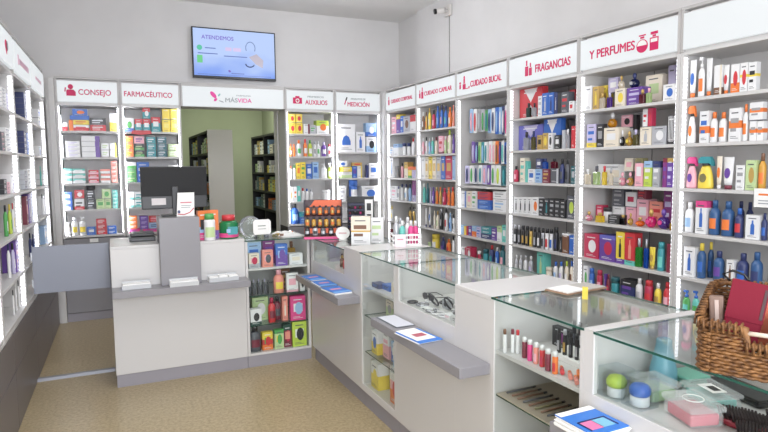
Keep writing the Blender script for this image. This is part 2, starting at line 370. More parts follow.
# ---------------------------------------------------------------- products
MESH={}
def parse_box(cols):
    base,*dec=cols.split('+'); st=[]
    parts=base.split(','); used=0; z=0
    for i,q in enumerate(parts):
        if '*' in q: c,f=q.split('*'); f=float(f)
        else: c,f=q,None
        st.append([c,f])
    rest=1-sum(f for _,f in st if f); free=[s for s in st if s[1] is None]
    for s in free: s[1]=rest/len(free)
    return st,dec
def carton_mesh(cols,w,d,h):
    st,dec=parse_box(cols); b=MB(); x,y=w/2,d/2; z=0
    tot=sum(f for _,f in st)
    for i,(c,f) in enumerate(st):
        m=cm(c); z1=z+h*f/tot
        for P in (((-x,-y),(x,-y)),((x,-y),(x,y)),((x,y),(-x,y)),((-x,y),(-x,-y))):
            (xa,ya),(xb,yb)=P; b.face([(xa,ya,z),(xb,yb,z),(xb,yb,z1),(xa,ya,z1)],m)
        if i==0: b.face([(-x,y,0),(x,y,0),(x,-y,0),(-x,-y,0)],m)
        z=z1
    b.face([(-x,-y,h),(x,-y,h),(x,y,h),(-x,y,h)],cm(st[-1][0]))
    if 'T' not in ''.join(q[0] for q in dec) and h>.05 and w>.04: dec=dec+['Tw' if sum(PAL[st[0][0]])<420 else 'Tdg']
    for qi,q in enumerate(dec):
        k,m=q[0],cm(q[1:]); ya,yb=-y-.0007-.0005*qi,-y-.0002-.0005*qi
        if k=='T':
            b.box(-w*.34,w*.30,ya,yb,h*.09,h*.105,m); b.box(-w*.34,w*.12,ya,yb,h*.14,h*.155,m); b.box(-w*.30,w*.26,ya,yb,h*.84,h*.875,m)
        elif k=='L': b.box(-w*.3,w*.3,ya,yb,h*.36,h*.70,m)
        elif k=='E': b.prism(ell(w*.05,h*.5,w*.26,h*.26),ya,yb,m)
        elif k=='B': b.prism([(-w*.14,h*.2),(w*.14,h*.2),(w*.14,h*.58),(w*.06,h*.66),(w*.06,h*.78),(-w*.06,h*.78),(-w*.06,h*.66),(-w*.14,h*.58)],ya,yb,m)
        elif k=='S': b.box(-w*.36,w*.30,ya,yb,h*.56,h*.70,m); b.box(-w*.36,w*.12,ya,yb,h*.30,h*.40,m)
        elif k=='R': b.box(w*.24,w*.4995,ya,yb,h*.001,h*.999,m)
        elif k=='V': b.prism([(-w*.3,h*.98),(0,h*.52),(w*.3,h*.98)],ya,yb,m); b.prism([(-w*.22,h*.08),(0,h*.44),(w*.22,h*.08)],ya,yb,m)
        elif k=='A': b.prism([(-w*.24,h*.25),(w*.24,h*.25),(w*.24,h*.38),(w*.15,h*.54),(0,h*.6),(-w*.15,h*.54),(-w*.24,h*.38)],ya,yb,m)
        elif k=='Z':
            for i in range(5): b.box(-w*.42+i*w*.18,-w*.42+i*w*.18+w*.07,ya,yb,h*.12,h*.97,m)
    return b
def shape(kind,cols,w,d,h):
    """list of (part name or None for the body, MB)"""
    if kind=='box': return [(None,carton_mesh(cols,w,d,h))]
    if kind=='hang':
        c1,c2=cols.split(','); b=MB(); y=.003
        b.prism([(-w/2,0),(w/2,0),(w/2,h*.93),(w*.42,h),(-w*.42,h),(-w/2,h*.93)],-y,y,cm(c1))
        p=MB(); n=12
        rings=[]
        for f,yy in ((1,-y-.0004),(.9,-y-.008),(.6,-y-.011)):
            rings.append([(w*.20*f*math.cos(2*PI*k/n), yy, h*.46+h*.40*f*math.sin(2*PI*k/n)) for k in range(n)])
        p.loft(rings,cm(c2))
        return [(None,b),('blister',p)]
    cs=cols.split('/'); body=cs[0]; cap=cs[1] if len(cs)>1 else body; lab=cs[2] if len(cs)>2 else None
    r=w/2; sy=min(d/w,1.0); n=16; out=[]
    if kind=='bot':
        b=MB().lathe([(r*.9,0),(r,h*.02),(r,h*.60),(r*.93,h*.68),(r*.62,h*.75),(r*.42,h*.79)],cm(body),n,sy); out.append((None,b))
        out.append(('cap',MB().lathe([(r*.5,h*.79),(r*.5,h*.97),(r*.42,h)],cm(cap),n,max(sy,.6))))
        if lab: out.append(('label',MB().arc_band(r*1.015,h*.18,h*.48,cm(lab),sy,.75)))
    elif kind=='can':
        b=MB().lathe([(r*.95,0),(r,h*.015),(r,h*.72),(r*.9,h*.77),(r*.8,h*.78)],cm(body),n,sy); out.append((None,b))
        out.append(('cap',MB().lathe([(r*.84,h*.78),(r*.84,h*.95),(r*.7,h)],cm(cap),n,sy)))
        if lab: out.append(('label',MB().arc_band(r*1.015,h*.12,h*.5,cm(lab),sy,.9)))
    elif kind=='jar':
        b=MB().lathe([(r*.92,0),(r*.97,h*.03),(r*.97,h*.68),(r*.88,h*.72)],cm(body),n,sy); out.append((None,b))
        out.append(('lid',MB().lathe([(r,h*.72),(r,h*.97),(r*.94,h)],cm(cap),n,sy)))
        if lab: out.append(('label',MB().arc_band(r*.985,h*.15,h*.55,cm(lab),sy,.9)))
    elif kind=='pump':
        b=MB().lathe([(r*.92,0),(r,h*.03),(r,h*.55),(r*.8,h*.66),(r*.4,h*.74)],cm(body),n,sy); out.append((None,b))
        p=MB().lathe([(r*.46,h*.74),(r*.46,h*.82),(r*.2,h*.83),(r*.2,h*.92)],cm(cap),n); p.box(-r*.75,r*.32,-r*.26,r*.26,h*.92,h,cm(cap)); out.append(('pump_head',p))
        if lab: out.append(('label',MB().arc_band(r*1.015,h*.14,h*.46,cm(lab),sy,.75)))
    elif kind=='trig':
        b=MB().lathe([(r*.92,0),(r,h*.03),(r*.98,h*.2),(r*.85,h*.45),(r*.6,h*.64),(r*.45,h*.72)],cm(body),n,sy); out.append((None,b))
        p=MB().lathe([(r*.48,h*.72),(r*.48,h*.79)],cm('k'),n)
        p.prism([(-r*.9,h*.80),(-r*.55,h*.79),(r*.6,h*.79),(r*.98,h*.70),(r*1.0,h*.74),(r*.85,h*.90),(r*.55,h),(-r*.5,h),(-r*.85,h*.94)],-r*.3,r*.3,cm(cap)); out.append(('spray_head',p))
        if lab: out.append(('label',MB().prism(ell(0,h*.33,r*.42,h*.14),-r*sy*1.03,-r*sy*.6,cm(lab))))
    elif kind=='tube':
        rings=[]
        for z,rx,ry in ((h*.13,r*.72,r*.62*sy),(h*.3,r*.84,r*.62*sy),(h*.6,r*.95,r*.42*sy),(h*.93,r,.004),(h,r,.003)):
            rings.append([(rx*math.cos(2*PI*k/n),ry*math.sin(2*PI*k/n),z) for k in range(n)])
        out.append((None,MB().loft(rings,cm(body))))
        out.append(('cap',MB().lathe([(r*.66,0),(r*.70,h*.125)],cm(cap),n,.85*sy)))
        if lab: out.append(('label',MB().prism(ell(0,h*.5,r*.5,h*.16),-r*.60*sy-.002,-r*.3*sy,cm(lab))))
    elif kind=='perf':
        y=r*sy; g=glassy(body); ch=min(r,y)*.3
        o8=lambda s,z:[(x*s,yy*s,z) for x,yy in ((-r+ch,-y),(r-ch,-y),(r,-y+ch),(r,y-ch),(r-ch,y),(-r+ch,y),(-r,y-ch),(-r,-y+ch))]
        b=MB().loft([o8(.94,0),o8(1,h*.03),o8(1,h*.64),o8(.8,h*.69)],g,False); out.append((None,b))
        out.append(('cap',MB().lathe([(r*.34,h*.69),(r*.34,h*.74),(r*.46,h*.745),(r*.46,h)],cm(cap),n)))
        if lab: out.append(('label',MB().box(-r*.5,r*.5,-y-.001,-y-.0003,h*.2,h*.45,cm(lab))))
    elif kind=='rnd':
        prof=[(r*math.sin(.35),0)]+[(r*math.sin(a),h*.33*(1-math.cos(a))/1) for a in (.6,.95,1.3,1.57,1.9,2.25,2.6)]
        z0=prof[0][1]; b=MB().lathe([(q,max(0,zz-h*.02)) for q,zz in prof],glassy(body),n,max(sy,.6)); out.append((None,b))
        zt=h*.60
        out.append(('cap',MB().lathe([(r*.22,zt),(r*.22,h*.68),(r*.36,h*.70),(r*.42,h*.84),(r*.3,h*.96),(r*.12,h)],cm(cap),n)))
        if lab: out.append(('label',MB().prism(ell(0,h*.32,r*.4,h*.12),-r*max(sy,.6)-.0012,-r*max(sy,.6)*.8,cm(lab))))
    return out
KN={'box':('carton','box'),'bot':('bottle','bottle'),'can':('spray_can','spray can'),'jar':('jar','jar'),'pump':('pump_bottle','pump bottle'),
 'trig':('spray_bottle','spray bottle'),'tube':('squeeze_tube','tube'),'perf':('perfume_bottle','perfume bottle'),'rnd':('round_perfume_bottle','perfume bottle'),'hang':('blister_pack','blister pack')}
def product(kind,cols,w,d,h,label,loc,rz,group=None,name=None,cat=None):
    nm,ct=KN[kind]; nm=name or nm; ct=cat or ct
    key=(kind,cols,round(w,3),round(d,3),round(h,3))
    if key not in MESH: MESH[key]=[(pn,mb.mesh(pn or nm)) for pn,mb in shape(kind,cols,w,d,h)]
    root=None
    for pn,me in MESH[key]:
        o=link(pn or nm,me,root)
        if root is None:
            root=o; o.location=loc; o.rotation_euler=(0,0,rz); tag(o,label,ct,group)
    return root

ITEMS='''B1|1|box|w|-0.438|0.030|1.979|0.014|0.037|0.156|1|plain white carton
B1|1|box|r*.5,w|-0.399|0.030|1.979|0.045|0.035|0.082|1|small red-and-white carton
B1|1|box|o|-0.346|0.030|1.979|0.039|0.035|0.109|1|narrow orange-red carton
B1|1|box|r*.55,w+Sr|-0.253|0.030|1.979|0.145|0.110|0.060|1|flat red-and-white carton
B1|1|box|y+Sr|-0.252|0.030|2.040|0.147|0.110|0.050|1|flat yellow carton
B1|1|box|b|-0.265|0.030|2.091|0.178|0.110|0.045|1|wide blue carton
B1|1|box|b+Eo|-0.260|0.030|2.136|0.137|0.103|0.065|1|blue carton with orange spot
B1|1|box|r+Sw|-0.097|0.030|1.979|0.150|0.112|0.063|1|flat red carton
B1|1|box|k+Ss|-0.096|0.030|2.042|0.154|0.112|0.071|1|black carton
B1|1|box|y*.5,w|0.048|0.030|1.979|0.072|0.054|0.185|1|white carton with yellow foot
B1|2|box|w+Bb|-0.436|0.030|1.709|0.017|0.035|0.226|1|slim white carton with blue mark
B1|2|box|w+Slv|-0.340|0.030|1.709|0.136|0.082|0.166|4|flat lilac-and-white carton
B1|2|box|w+Rv|-0.174|0.030|1.709|0.172|0.103|0.218|4|flat purple-ended carton
B1|2|box|w+Slg|-0.040|0.030|1.709|0.076|0.080|0.147|2|pale green-striped carton
B1|2|box|w+Ry|0.036|0.030|1.709|0.067|0.080|0.148|2|white carton with yellow end
B1|3|box|w*.5,tq|-0.402|0.030|1.439|0.086|0.080|0.156|3|teal-and-white carton
B1|3|box|w*.5,tq+Sw|-0.298|0.030|1.439|0.117|0.080|0.154|3|teal-and-white carton
B1|3|box|p*.4,r+Sw|-0.164|0.030|1.439|0.098|0.080|0.137|3|red-and-white carton
B1|3|box|w*.5,sa|-0.052|0.030|1.439|0.095|0.080|0.146|3|salmon-and-white carton
B1|3|box|sa+Sw|0.035|0.030|1.439|0.062|0.080|0.229|5|salmon carton
B1|4|box|w*.5,b+Rb|-0.408|0.030|1.169|0.074|0.080|0.186|3|blue-and-white carton
B1|4|box|r*.3,w+Sk|-0.310|0.030|1.169|0.092|0.069|0.110|1|white carton with red foot
B1|4|box|r+Ew|-0.306|0.030|1.280|0.092|0.069|0.092|1|red carton with pale spot
B1|4|box|k+Ss|-0.199|0.030|1.169|0.084|0.080|0.200|2|black-and-silver carton
B1|4|jar|k/k|-0.198|0.030|1.370|0.094|0.080|0.044|1|flat black tin
B1|4|box|lg+Lgn|-0.112|0.030|1.169|0.080|0.060|0.103|1|lime carton
B1|4|box|lg+Lgn|-0.040|0.030|1.169|0.060|0.045|0.101|1|lime carton
B1|4|box|lg+Egn|-0.053|0.030|1.270|0.086|0.045|0.105|1|pale lime carton
B1|4|box|tq+Sw|0.030|0.030|1.169|0.053|0.080|0.194|5|teal carton
B1|5|jar|w/w/w|-0.426|0.030|0.898|0.038|0.038|0.140|1|white jar
B1|5|bot|w/w/y|-0.365|0.030|0.898|0.067|0.068|0.194|1|white bottle with yellow label
B1|5|bot|w/w/y|-0.292|0.030|0.898|0.076|0.078|0.190|1|white bottle with yellow label
B1|5|box|b+Lw|-0.212|0.030|0.898|0.082|0.063|0.084|1|blue carton
B1|5|box|r+Sw|-0.113|0.030|0.898|0.100|0.080|0.163|3|red carton
B1|5|box|b+Sw|-0.016|0.030|0.898|0.091|0.080|0.084|2|flat blue carton
B2|1|box|b*.25,w+Egn|0.198|0.030|1.979|0.096|0.084|0.141|1|white carton with green leaf
B2|1|box|t*.6,r+Lw|0.293|0.030|1.979|0.074|0.055|0.133|1|teal-and-red carton
B2|1|box|t*.6,r+Lw|0.372|0.030|1.979|0.075|0.056|0.135|1|teal-and-red carton
B2|1|box|t*.6,r+Lw|0.466|0.030|1.979|0.091|0.068|0.158|1|taller teal-and-red carton
B2|1|box|t*.6,r+Ew|0.375|0.030|2.115|0.075|0.056|0.115|1|teal-and-red carton resting on others
B2|1|box|y+Ly2|0.571|0.030|1.979|0.082|0.061|0.129|1|yellow carton
B2|1|box|y+Ly2|0.656|0.030|1.979|0.080|0.067|0.131|1|yellow carton
B2|1|box|y|0.573|0.030|2.109|0.077|0.057|0.117|1|yellow carton on top
B2|1|box|y|0.657|0.030|2.110|0.080|0.067|0.118|1|yellow carton on top
B2|2|box|o+Sy|0.192|0.030|1.709|0.083|0.080|0.222|3|orange carton
B2|2|box|gn*.4,k+Slg|0.289|0.030|1.709|0.099|0.080|0.139|2|green-and-black carton
B2|2|box|p+Sv|0.292|0.030|1.848|0.099|0.074|0.084|1|pink-and-purple carton
B2|2|box|t+Sw|0.410|0.030|1.709|0.097|0.080|0.214|3|dark teal carton
B2|2|box|td+Ss|0.518|0.030|1.709|0.102|0.080|0.215|3|dark teal-grey carton
B2|2|box|lg+Sw|0.636|0.030|1.709|0.109|0.080|0.140|2|pale green carton
B2|3|box|gn+Slg|0.199|0.030|1.439|0.097|0.080|0.133|2|green carton
B2|3|box|gn*.5,w|0.201|0.030|1.572|0.100|0.080|0.084|1|green-and-white carton
B2|3|box|b+Sw|0.318|0.030|1.439|0.124|0.093|0.217|1|tall blue carton
B2|3|box|w|0.624|0.030|1.439|0.104|0.078|0.181|1|plain white carton
B2|4|box|tq*.25,w+Ss|0.184|0.030|1.169|0.067|0.080|0.168|2|teal-footed carton
B2|4|box|tq*.25,w+St|0.261|0.030|1.169|0.079|0.080|0.166|2|teal-footed carton
B2|4|box|r*.55,w|0.338|0.030|1.169|0.072|0.055|0.023|1|small red-footed white carton
B2|4|box|r*.55,w|0.414|0.030|1.169|0.075|0.056|0.020|1|small red-footed white carton
B2|4|box|r*.55,w|0.492|0.030|1.169|0.075|0.056|0.017|1|small red-footed white carton
B2|4|box|r*.55,w|0.570|0.030|1.169|0.073|0.054|0.014|1|small red-footed white carton
B2|5|box|hp+Sv|0.205|0.030|0.898|0.109|0.111|0.042|1|flat hot-pink carton
B2|5|box|hp+Sb|0.376|0.030|0.898|0.172|0.129|0.033|1|flat hot-pink carton
B2|5|box|o+Sw|0.193|0.030|0.941|0.085|0.080|0.138|3|orange carton
B2|5|box|v+Slv|0.303|0.030|0.931|0.085|0.080|0.143|3|violet carton
B2|5|box|lb+Sn|0.409|0.030|0.931|0.112|0.084|0.066|1|light blue carton
B2|5|box|r+Sp|0.412|0.030|0.999|0.112|0.084|0.070|1|red carton
B3|1|box|y+Er|1.980|0.030|1.979|0.079|0.059|0.124|1|yellow carton with red spot
B3|1|box|y+Er|2.066|0.030|1.979|0.080|0.060|0.126|1|yellow carton with red spot
B3|1|box|y+Er|1.980|0.030|2.104|0.073|0.055|0.105|1|upper yellow carton
B3|1|box|y+Er|2.063|0.030|2.106|0.079|0.059|0.105|1|upper yellow carton
B3|1|box|w+Rm|2.155|0.030|1.979|0.076|0.057|0.116|1|white-and-maroon carton
B3|1|box|s+Sgn|2.235|0.030|1.979|0.073|0.055|0.106|1|grey carton with green line
B3|1|box|w*.6,lim+Eo|2.358|0.030|1.979|0.154|0.116|0.162|1|white carton with lime top
B3|2|bot|o/o/w|1.959|0.030|1.709|0.032|0.032|0.148|1|orange bottle
B3|2|bot|o/o|1.999|0.030|1.709|0.035|0.035|0.148|1|orange bottle
B3|2|bot|w/o/gn|2.062|0.030|1.709|0.056|0.056|0.196|1|white bottle with orange cap
B3|2|bot|o/r/w|2.140|0.030|1.709|0.048|0.048|0.208|1|orange bottle with red cap
B3|2|bot|lim/gn/w|2.201|0.030|1.709|0.053|0.053|0.197|1|lime bottle with green cap
B3|2|bot|w/s/g|2.257|0.030|1.709|0.036|0.036|0.185|1|slim white bottle
B3|2|bot|w/w/gn|2.302|0.030|1.709|0.038|0.038|0.186|1|slim white bottle
B3|2|bot|v/lv/w|2.376|0.030|1.709|0.061|0.061|0.174|1|violet bottle
B3|2|bot|w/r/r|2.447|0.030|1.709|0.053|0.053|0.150|1|white bottle with red cap
B3|3|bot|w/o|1.953|0.030|1.439|0.032|0.032|0.157|1|white bottle with orange cap
B3|3|bot|w/gn|1.998|0.030|1.439|0.039|0.041|0.168|1|white bottle with green cap
B3|3|box|y+Lo|2.044|0.030|1.439|0.051|0.040|0.191|1|yellow carton
B3|3|box|y+Sgn|2.104|0.030|1.439|0.060|0.045|0.203|1|yellow carton
B3|3|box|b+Lw|2.177|0.030|1.439|0.073|0.055|0.178|1|blue carton
B3|3|box|lb+Lb|2.258|0.030|1.439|0.077|0.058|0.202|1|light blue carton
B3|3|pump|w/w/w|2.371|0.030|1.439|0.080|0.049|0.183|1|white spray bottle
B3|3|pump|lim/w/w|2.445|0.030|1.439|0.057|0.035|0.188|1|lime spray bottle
B3|4|box|w+Bo|1.951|0.030|1.169|0.052|0.039|0.177|1|white carton with orange mark
B3|4|box|w+So|2.000|0.030|1.169|0.039|0.035|0.175|1|white carton with orange lines
B3|4|box|tq+Lw|2.043|0.030|1.169|0.038|0.035|0.186|1|teal carton
B3|4|bot|w/r|2.098|0.030|1.169|0.044|0.044|0.160|1|white bottle with red cap
B3|4|bot|w/b|2.148|0.030|1.169|0.044|0.044|0.153|1|white bottle with blue cap
B3|4|bot|w/s|2.202|0.030|1.169|0.049|0.049|0.145|1|white bottle with grey cap
B3|4|jar|w/w|2.403|0.030|1.169|0.099|0.099|0.127|1|round white tub
B3|5|bot|b/k/lb|1.997|0.030|0.898|0.093|0.097|0.246|1|big blue bottle with black cap
B3|5|box|b+Slb|2.116|0.030|0.898|0.142|0.108|0.080|1|flat blue carton
B3|5|box|t+Eb|2.116|0.030|0.979|0.144|0.108|0.060|1|flat teal-blue carton
B4|1|box|w+Ab|2.663|0.030|1.761|0.238|0.150|0.344|1|big white carton with blue arch
B4|1|box|w+Bb|2.854|0.030|1.761|0.122|0.091|0.248|1|white carton with blue mark
B4|1|box|lb*.4,w+Ek|2.999|0.030|1.761|0.133|0.100|0.188|1|blue-and-white carton
B4|1|box|b*.3,lb+Ew|3.001|0.030|1.950|0.133|0.100|0.174|1|upper blue-and-white carton
B4|2|box|lg*.5,w|2.659|0.030|1.439|0.146|0.110|0.075|1|white carton with green foot
B4|2|box|y+Sw|2.666|0.030|1.515|0.133|0.100|0.061|1|flat yellow carton
B4|2|box|w+Eb|2.608|0.030|1.577|0.119|0.089|0.074|1|white carton with blue spot
B4|2|box|b+Lv|2.769|0.030|1.439|0.063|0.047|0.146|1|blue carton
B4|2|box|go+Lr|2.803|0.030|1.585|0.131|0.048|0.046|1|flat gold carton
B4|2|box|w+Ry|2.836|0.030|1.439|0.064|0.048|0.145|1|white carton with yellow end
B4|2|box|n|2.941|0.030|1.439|0.036|0.035|0.159|1|thin navy carton
B4|2|box|w+Lb|3.027|0.030|1.439|0.125|0.093|0.183|1|white carton with blue panel
B4|3|jar|b/b/w|2.766|0.030|1.151|0.113|0.113|0.261|1|blue jar with white label
B4|3|box|w+Eb|2.975|0.030|1.151|0.221|0.150|0.181|1|wide white carton with blue drawing
B4|3|box|w+Ss|2.596|0.030|1.151|0.106|0.079|0.191|1|white carton
R1|1|box|p+Sw|0.243|0.030|1.979|0.127|0.095|0.203|1|pink carton
R1|1|box|v*.75,y|0.364|0.030|1.979|0.104|0.078|0.223|1|violet carton with yellow top
R1|1|box|b+Lw|0.459|0.030|1.979|0.075|0.056|0.198|1|blue carton
R1|1|box|s+Ebr|0.584|0.030|1.979|0.160|0.120|0.188|1|silver carton with brown picture
R1|1|box|w*.6,r|0.737|0.030|1.979|0.119|0.089|0.187|1|white carton with red top
R1|2|box|w+Slb|0.167|0.030|1.709|0.094|0.076|0.109|1|small white carton
R1|2|box|w*.7,lb|0.296|0.030|1.709|0.145|0.109|0.141|1|white carton with pale blue top
R1|2|jar|w/n|0.483|0.030|1.709|0.049|0.049|0.147|1|white jar with navy lid
R1|2|jar|w/n|0.601|0.030|1.709|0.047|0.047|0.142|1|white jar with navy lid
R1|2|bot|w/r/w|0.716|0.030|1.709|0.041|0.041|0.196|1|white bottle with red cap
R1|3|box|w+Blb|0.166|0.030|1.439|0.091|0.080|0.243|1|tall white carton
R1|3|jar|g/g|0.258|0.030|1.439|0.056|0.056|0.143|1|grey tub
R1|3|bot|p/k|0.431|0.030|1.439|0.036|0.036|0.179|1|pink bottle with black cap
R1|3|box|c*.6,go|0.563|0.030|1.439|0.099|0.075|0.190|1|cream-and-gold carton
R1|3|box|gn*.3,y|0.661|0.030|1.439|0.089|0.067|0.095|1|yellow carton with green foot
R1|3|box|lv|0.753|0.030|1.439|0.080|0.060|0.096|1|lavender carton
R1|3|box|o+Sr|0.705|0.030|1.535|0.177|0.067|0.040|1|flat orange carton
R1|4|box|w+Sp|0.226|0.030|1.169|0.160|0.120|0.166|1|white carton with pink lines
R1|4|bot|w/n/n|0.335|0.030|1.169|0.031|0.031|0.168|1|slim white bottle with navy cap
R1|4|bot|w/n|0.417|0.030|1.169|0.044|0.044|0.195|1|white bottle with navy cap
R1|4|bot|w/n/lb|0.522|0.030|1.169|0.044|0.044|0.197|1|white bottle with navy cap
R1|4|bot|lb/n|0.629|0.030|1.169|0.040|0.040|0.200|1|pale blue bottle with navy cap
R1|4|box|lv*.3,pl|0.754|0.030|1.169|0.075|0.056|0.245|1|tall purple carton
R1|5|bot|w/y/y|0.136|0.030|0.898|0.033|0.033|0.181|1|white bottle with yellow cap
R1|5|bot|go/k/k|0.627|0.030|0.898|0.039|0.039|0.198|1|gold bottle with black cap
R1|5|bot|go/k/k|0.722|0.030|0.898|0.037|0.037|0.204|1|gold bottle with black cap
R2|1|bot|br/w/w|0.972|0.030|1.979|0.030|0.030|0.202|1|brown-and-white bottle
R2|1|bot|go/br/o|1.042|0.030|1.979|0.030|0.030|0.196|1|orange-brown bottle
R2|1|bot|y/go/c|1.111|0.030|1.979|0.038|0.038|0.234|1|yellow bottle with gold cap
R2|1|bot|cr/k/p|1.200|0.030|1.979|0.041|0.041|0.205|1|crimson bottle
R2|1|bot|b/b/lb|1.291|0.030|1.979|0.036|0.036|0.239|1|tall blue bottle
R2|1|bot|b/n/p|1.371|0.030|1.979|0.038|0.038|0.242|1|tall blue bottle with pink label
R2|1|bot|b/n/tq|1.454|0.030|1.979|0.040|0.040|0.224|1|tall blue bottle with aqua label
R2|1|bot|o/o/c|1.540|0.030|1.979|0.038|0.038|0.205|1|orange bottle
R2|1|bot|sa/sa/o|1.615|0.030|1.979|0.027|0.027|0.218|1|peach bottle
R2|2|bot|p/w/w|0.969|0.030|1.709|0.029|0.029|0.184|1|pale pink bottle
R2|2|bot|w/k/p|1.044|0.030|1.709|0.031|0.031|0.192|1|white bottle with black cap
R2|2|bot|lb/w/w|1.114|0.030|1.709|0.026|0.026|0.178|1|pale blue bottle
R2|2|bot|tq/w/lb|1.175|0.030|1.709|0.036|0.036|0.186|1|aqua bottle
R2|2|bot|c/m/w|1.256|0.030|1.709|0.036|0.036|0.182|1|cream bottle with maroon cap
R2|2|box|m*.12,p+Sr|1.380|0.030|1.709|0.094|0.070|0.187|1|pink carton
R2|2|bot|lg/w/w|1.452|0.030|1.709|0.031|0.031|0.183|1|pale green bottle
R2|2|bot|c/lim/lg|1.523|0.030|1.709|0.048|0.048|0.242|1|cream bottle with lime cap
R2|2|bot|v/v/lv|1.617|0.030|1.709|0.027|0.027|0.196|1|violet bottle
R2|3|box|w|0.988|0.030|1.439|0.082|0.061|0.242|1|tall white carton
R2|3|box|c*.3,c+Lgo|1.070|0.030|1.439|0.073|0.055|0.241|1|cream carton with gold band
R2|3|box|y+Lgo|1.152|0.030|1.439|0.078|0.059|0.245|1|yellow carton with gold band
R2|3|box|c+Lgo|1.238|0.030|1.439|0.081|0.060|0.243|1|pale carton with gold band
R2|3|box|s+Lgo|1.331|0.030|1.439|0.091|0.068|0.242|1|grey carton with gold band
R2|3|box|b+Lgo|1.426|0.030|1.439|0.083|0.062|0.245|1|blue carton with gold band
R2|3|box|cr+Lgo|1.542|0.030|1.439|0.130|0.097|0.245|1|crimson carton with gold band
R2|3|box|lb|1.637|0.030|1.439|0.048|0.036|0.242|1|thin pale blue carton
R2|4|bot|tq/w/tq|0.982|0.030|1.169|0.037|0.037|0.220|1|aqua bottle
R2|4|bot|td/td/t|1.065|0.030|1.169|0.035|0.035|0.222|1|dark teal bottle
R2|4|bot|lv/lv|1.140|0.030|1.169|0.021|0.021|0.180|1|lavender bottle
R2|4|bot|v/v/lv|1.191|0.030|1.169|0.034|0.034|0.181|1|violet bottle
R2|4|bot|o/go/go|1.268|0.030|1.169|0.035|0.035|0.184|1|orange bottle
R2|4|bot|go/o/o|1.345|0.030|1.169|0.032|0.032|0.186|1|golden bottle
R2|4|bot|cr/cr/p|1.419|0.030|1.169|0.047|0.047|0.177|1|crimson bottle
R2|4|bot|o/o/r|1.516|0.030|1.169|0.036|0.036|0.191|1|orange-red bottle
R2|4|bot|o/r/o|1.592|0.030|1.169|0.037|0.037|0.193|1|orange-red bottle
R2|5|tube|w/n/w|1.032|0.030|0.898|0.034|0.024|0.212|1|white tube with navy foot
R2|5|tube|w/n/b|1.114|0.030|0.898|0.039|0.027|0.228|1|white tube with navy foot
R2|5|bot|c/c/w|1.224|0.030|0.898|0.027|0.027|0.191|1|cream bottle
R2|5|bot|c/go/lg|1.286|0.030|0.898|0.033|0.033|0.195|1|cream bottle with gold cap
R2|5|bot|k/s/s|1.360|0.030|0.898|0.041|0.041|0.232|1|black bottle with silver cap
R2|5|bot|w/k/r|1.461|0.030|0.898|0.040|0.040|0.238|1|white bottle with black cap
R2|5|bot|lb/lb/b|1.547|0.030|0.898|0.033|0.033|0.192|1|pale blue bottle
R2|5|bot|w/k/k|1.616|0.030|0.898|0.028|0.028|0.186|1|white bottle with black cap
R2|6|jar|lg/lg|1.099|0.030|0.648|0.039|0.039|0.084|1|small lime tub
R2|6|jar|y/y/w|1.197|0.030|0.648|0.088|0.088|0.183|1|big yellow tub with white label
R2|6|bot|n/n/v|1.384|0.030|0.648|0.056|0.056|0.171|1|navy bottle
R2|6|bot|o/o/r|1.501|0.030|0.648|0.054|0.054|0.162|1|orange bottle
R2|6|bot|w/k/w|1.611|0.030|0.648|0.031|0.031|0.206|1|white bottle with black cap
R3|1|hang|lb,p|1.907|0.060|1.900|0.062|0.020|0.232|1|pink-and-blue pack
R3|1|hang|w,r|1.973|0.060|1.896|0.059|0.020|0.230|1|white-and-red pack
R3|1|hang|g,s|2.043|0.060|1.902|0.054|0.020|0.218|1|grey pack
R3|1|hang|s,gn|2.104|0.060|1.899|0.058|0.020|0.216|1|silver-and-green pack
R3|1|hang|gn,t|2.161|0.060|1.905|0.042|0.020|0.195|1|green pack
R3|1|hang|lb,n|2.211|0.060|1.884|0.050|0.020|0.221|1|pale blue pack
R3|1|hang|w,n|2.269|0.060|1.881|0.053|0.020|0.228|1|white-and-navy pack
R3|1|hang|b,lb|2.328|0.060|1.868|0.052|0.020|0.244|1|blue pack
R3|1|hang|lb,w|2.379|0.060|1.866|0.041|0.020|0.242|1|blue-and-white pack
R3|1|hang|n,w|2.424|0.060|1.855|0.040|0.020|0.258|1|navy-and-white pack
R3|1|hang|w,hp|2.466|0.060|1.844|0.038|0.020|0.274|1|white-and-pink pack
R3|2|hang|v,lv|1.943|0.060|1.607|0.060|0.020|0.209|1|violet pack
R3|2|hang|n,lb|2.001|0.060|1.607|0.046|0.020|0.202|1|navy pack
R3|2|hang|lg,gn|2.052|0.060|1.606|0.046|0.020|0.200|1|pale green pack
R3|2|hang|t,lb|2.103|0.060|1.606|0.045|0.020|0.199|1|teal pack
R3|2|hang|w,t|2.157|0.060|1.606|0.054|0.020|0.197|1|white-and-teal pack
R3|2|hang|w,p|2.229|0.060|1.596|0.058|0.020|0.213|1|white-and-pink pack
R3|2|hang|c,p|2.282|0.060|1.595|0.039|0.020|0.211|1|cream pack
R3|2|hang|o,br|2.332|0.060|1.595|0.051|0.020|0.210|1|orange-and-brown pack
R3|2|hang|n,v|2.378|0.060|1.595|0.032|0.020|0.199|1|navy-and-violet pack
R3|2|hang|w,tq|2.419|0.060|1.595|0.041|0.020|0.207|1|white-and-aqua pack
R3|2|hang|b,n|2.464|0.060|1.594|0.040|0.020|0.196|1|blue pack
R3|3|hang|lv,n|1.849|0.050|1.405|0.074|0.020|0.178|1|lavender pack
R3|3|hang|w,gn|1.929|0.050|1.407|0.071|0.020|0.176|1|white-and-green pack
R3|3|hang|s,n|2.006|0.050|1.404|0.069|0.020|0.184|1|silver-and-navy pack
R3|3|hang|w,t|2.079|0.050|1.406|0.064|0.020|0.181|1|white-and-teal pack
R3|3|hang|lv,p|2.151|0.050|1.403|0.066|0.020|0.184|1|lavender-and-pink pack
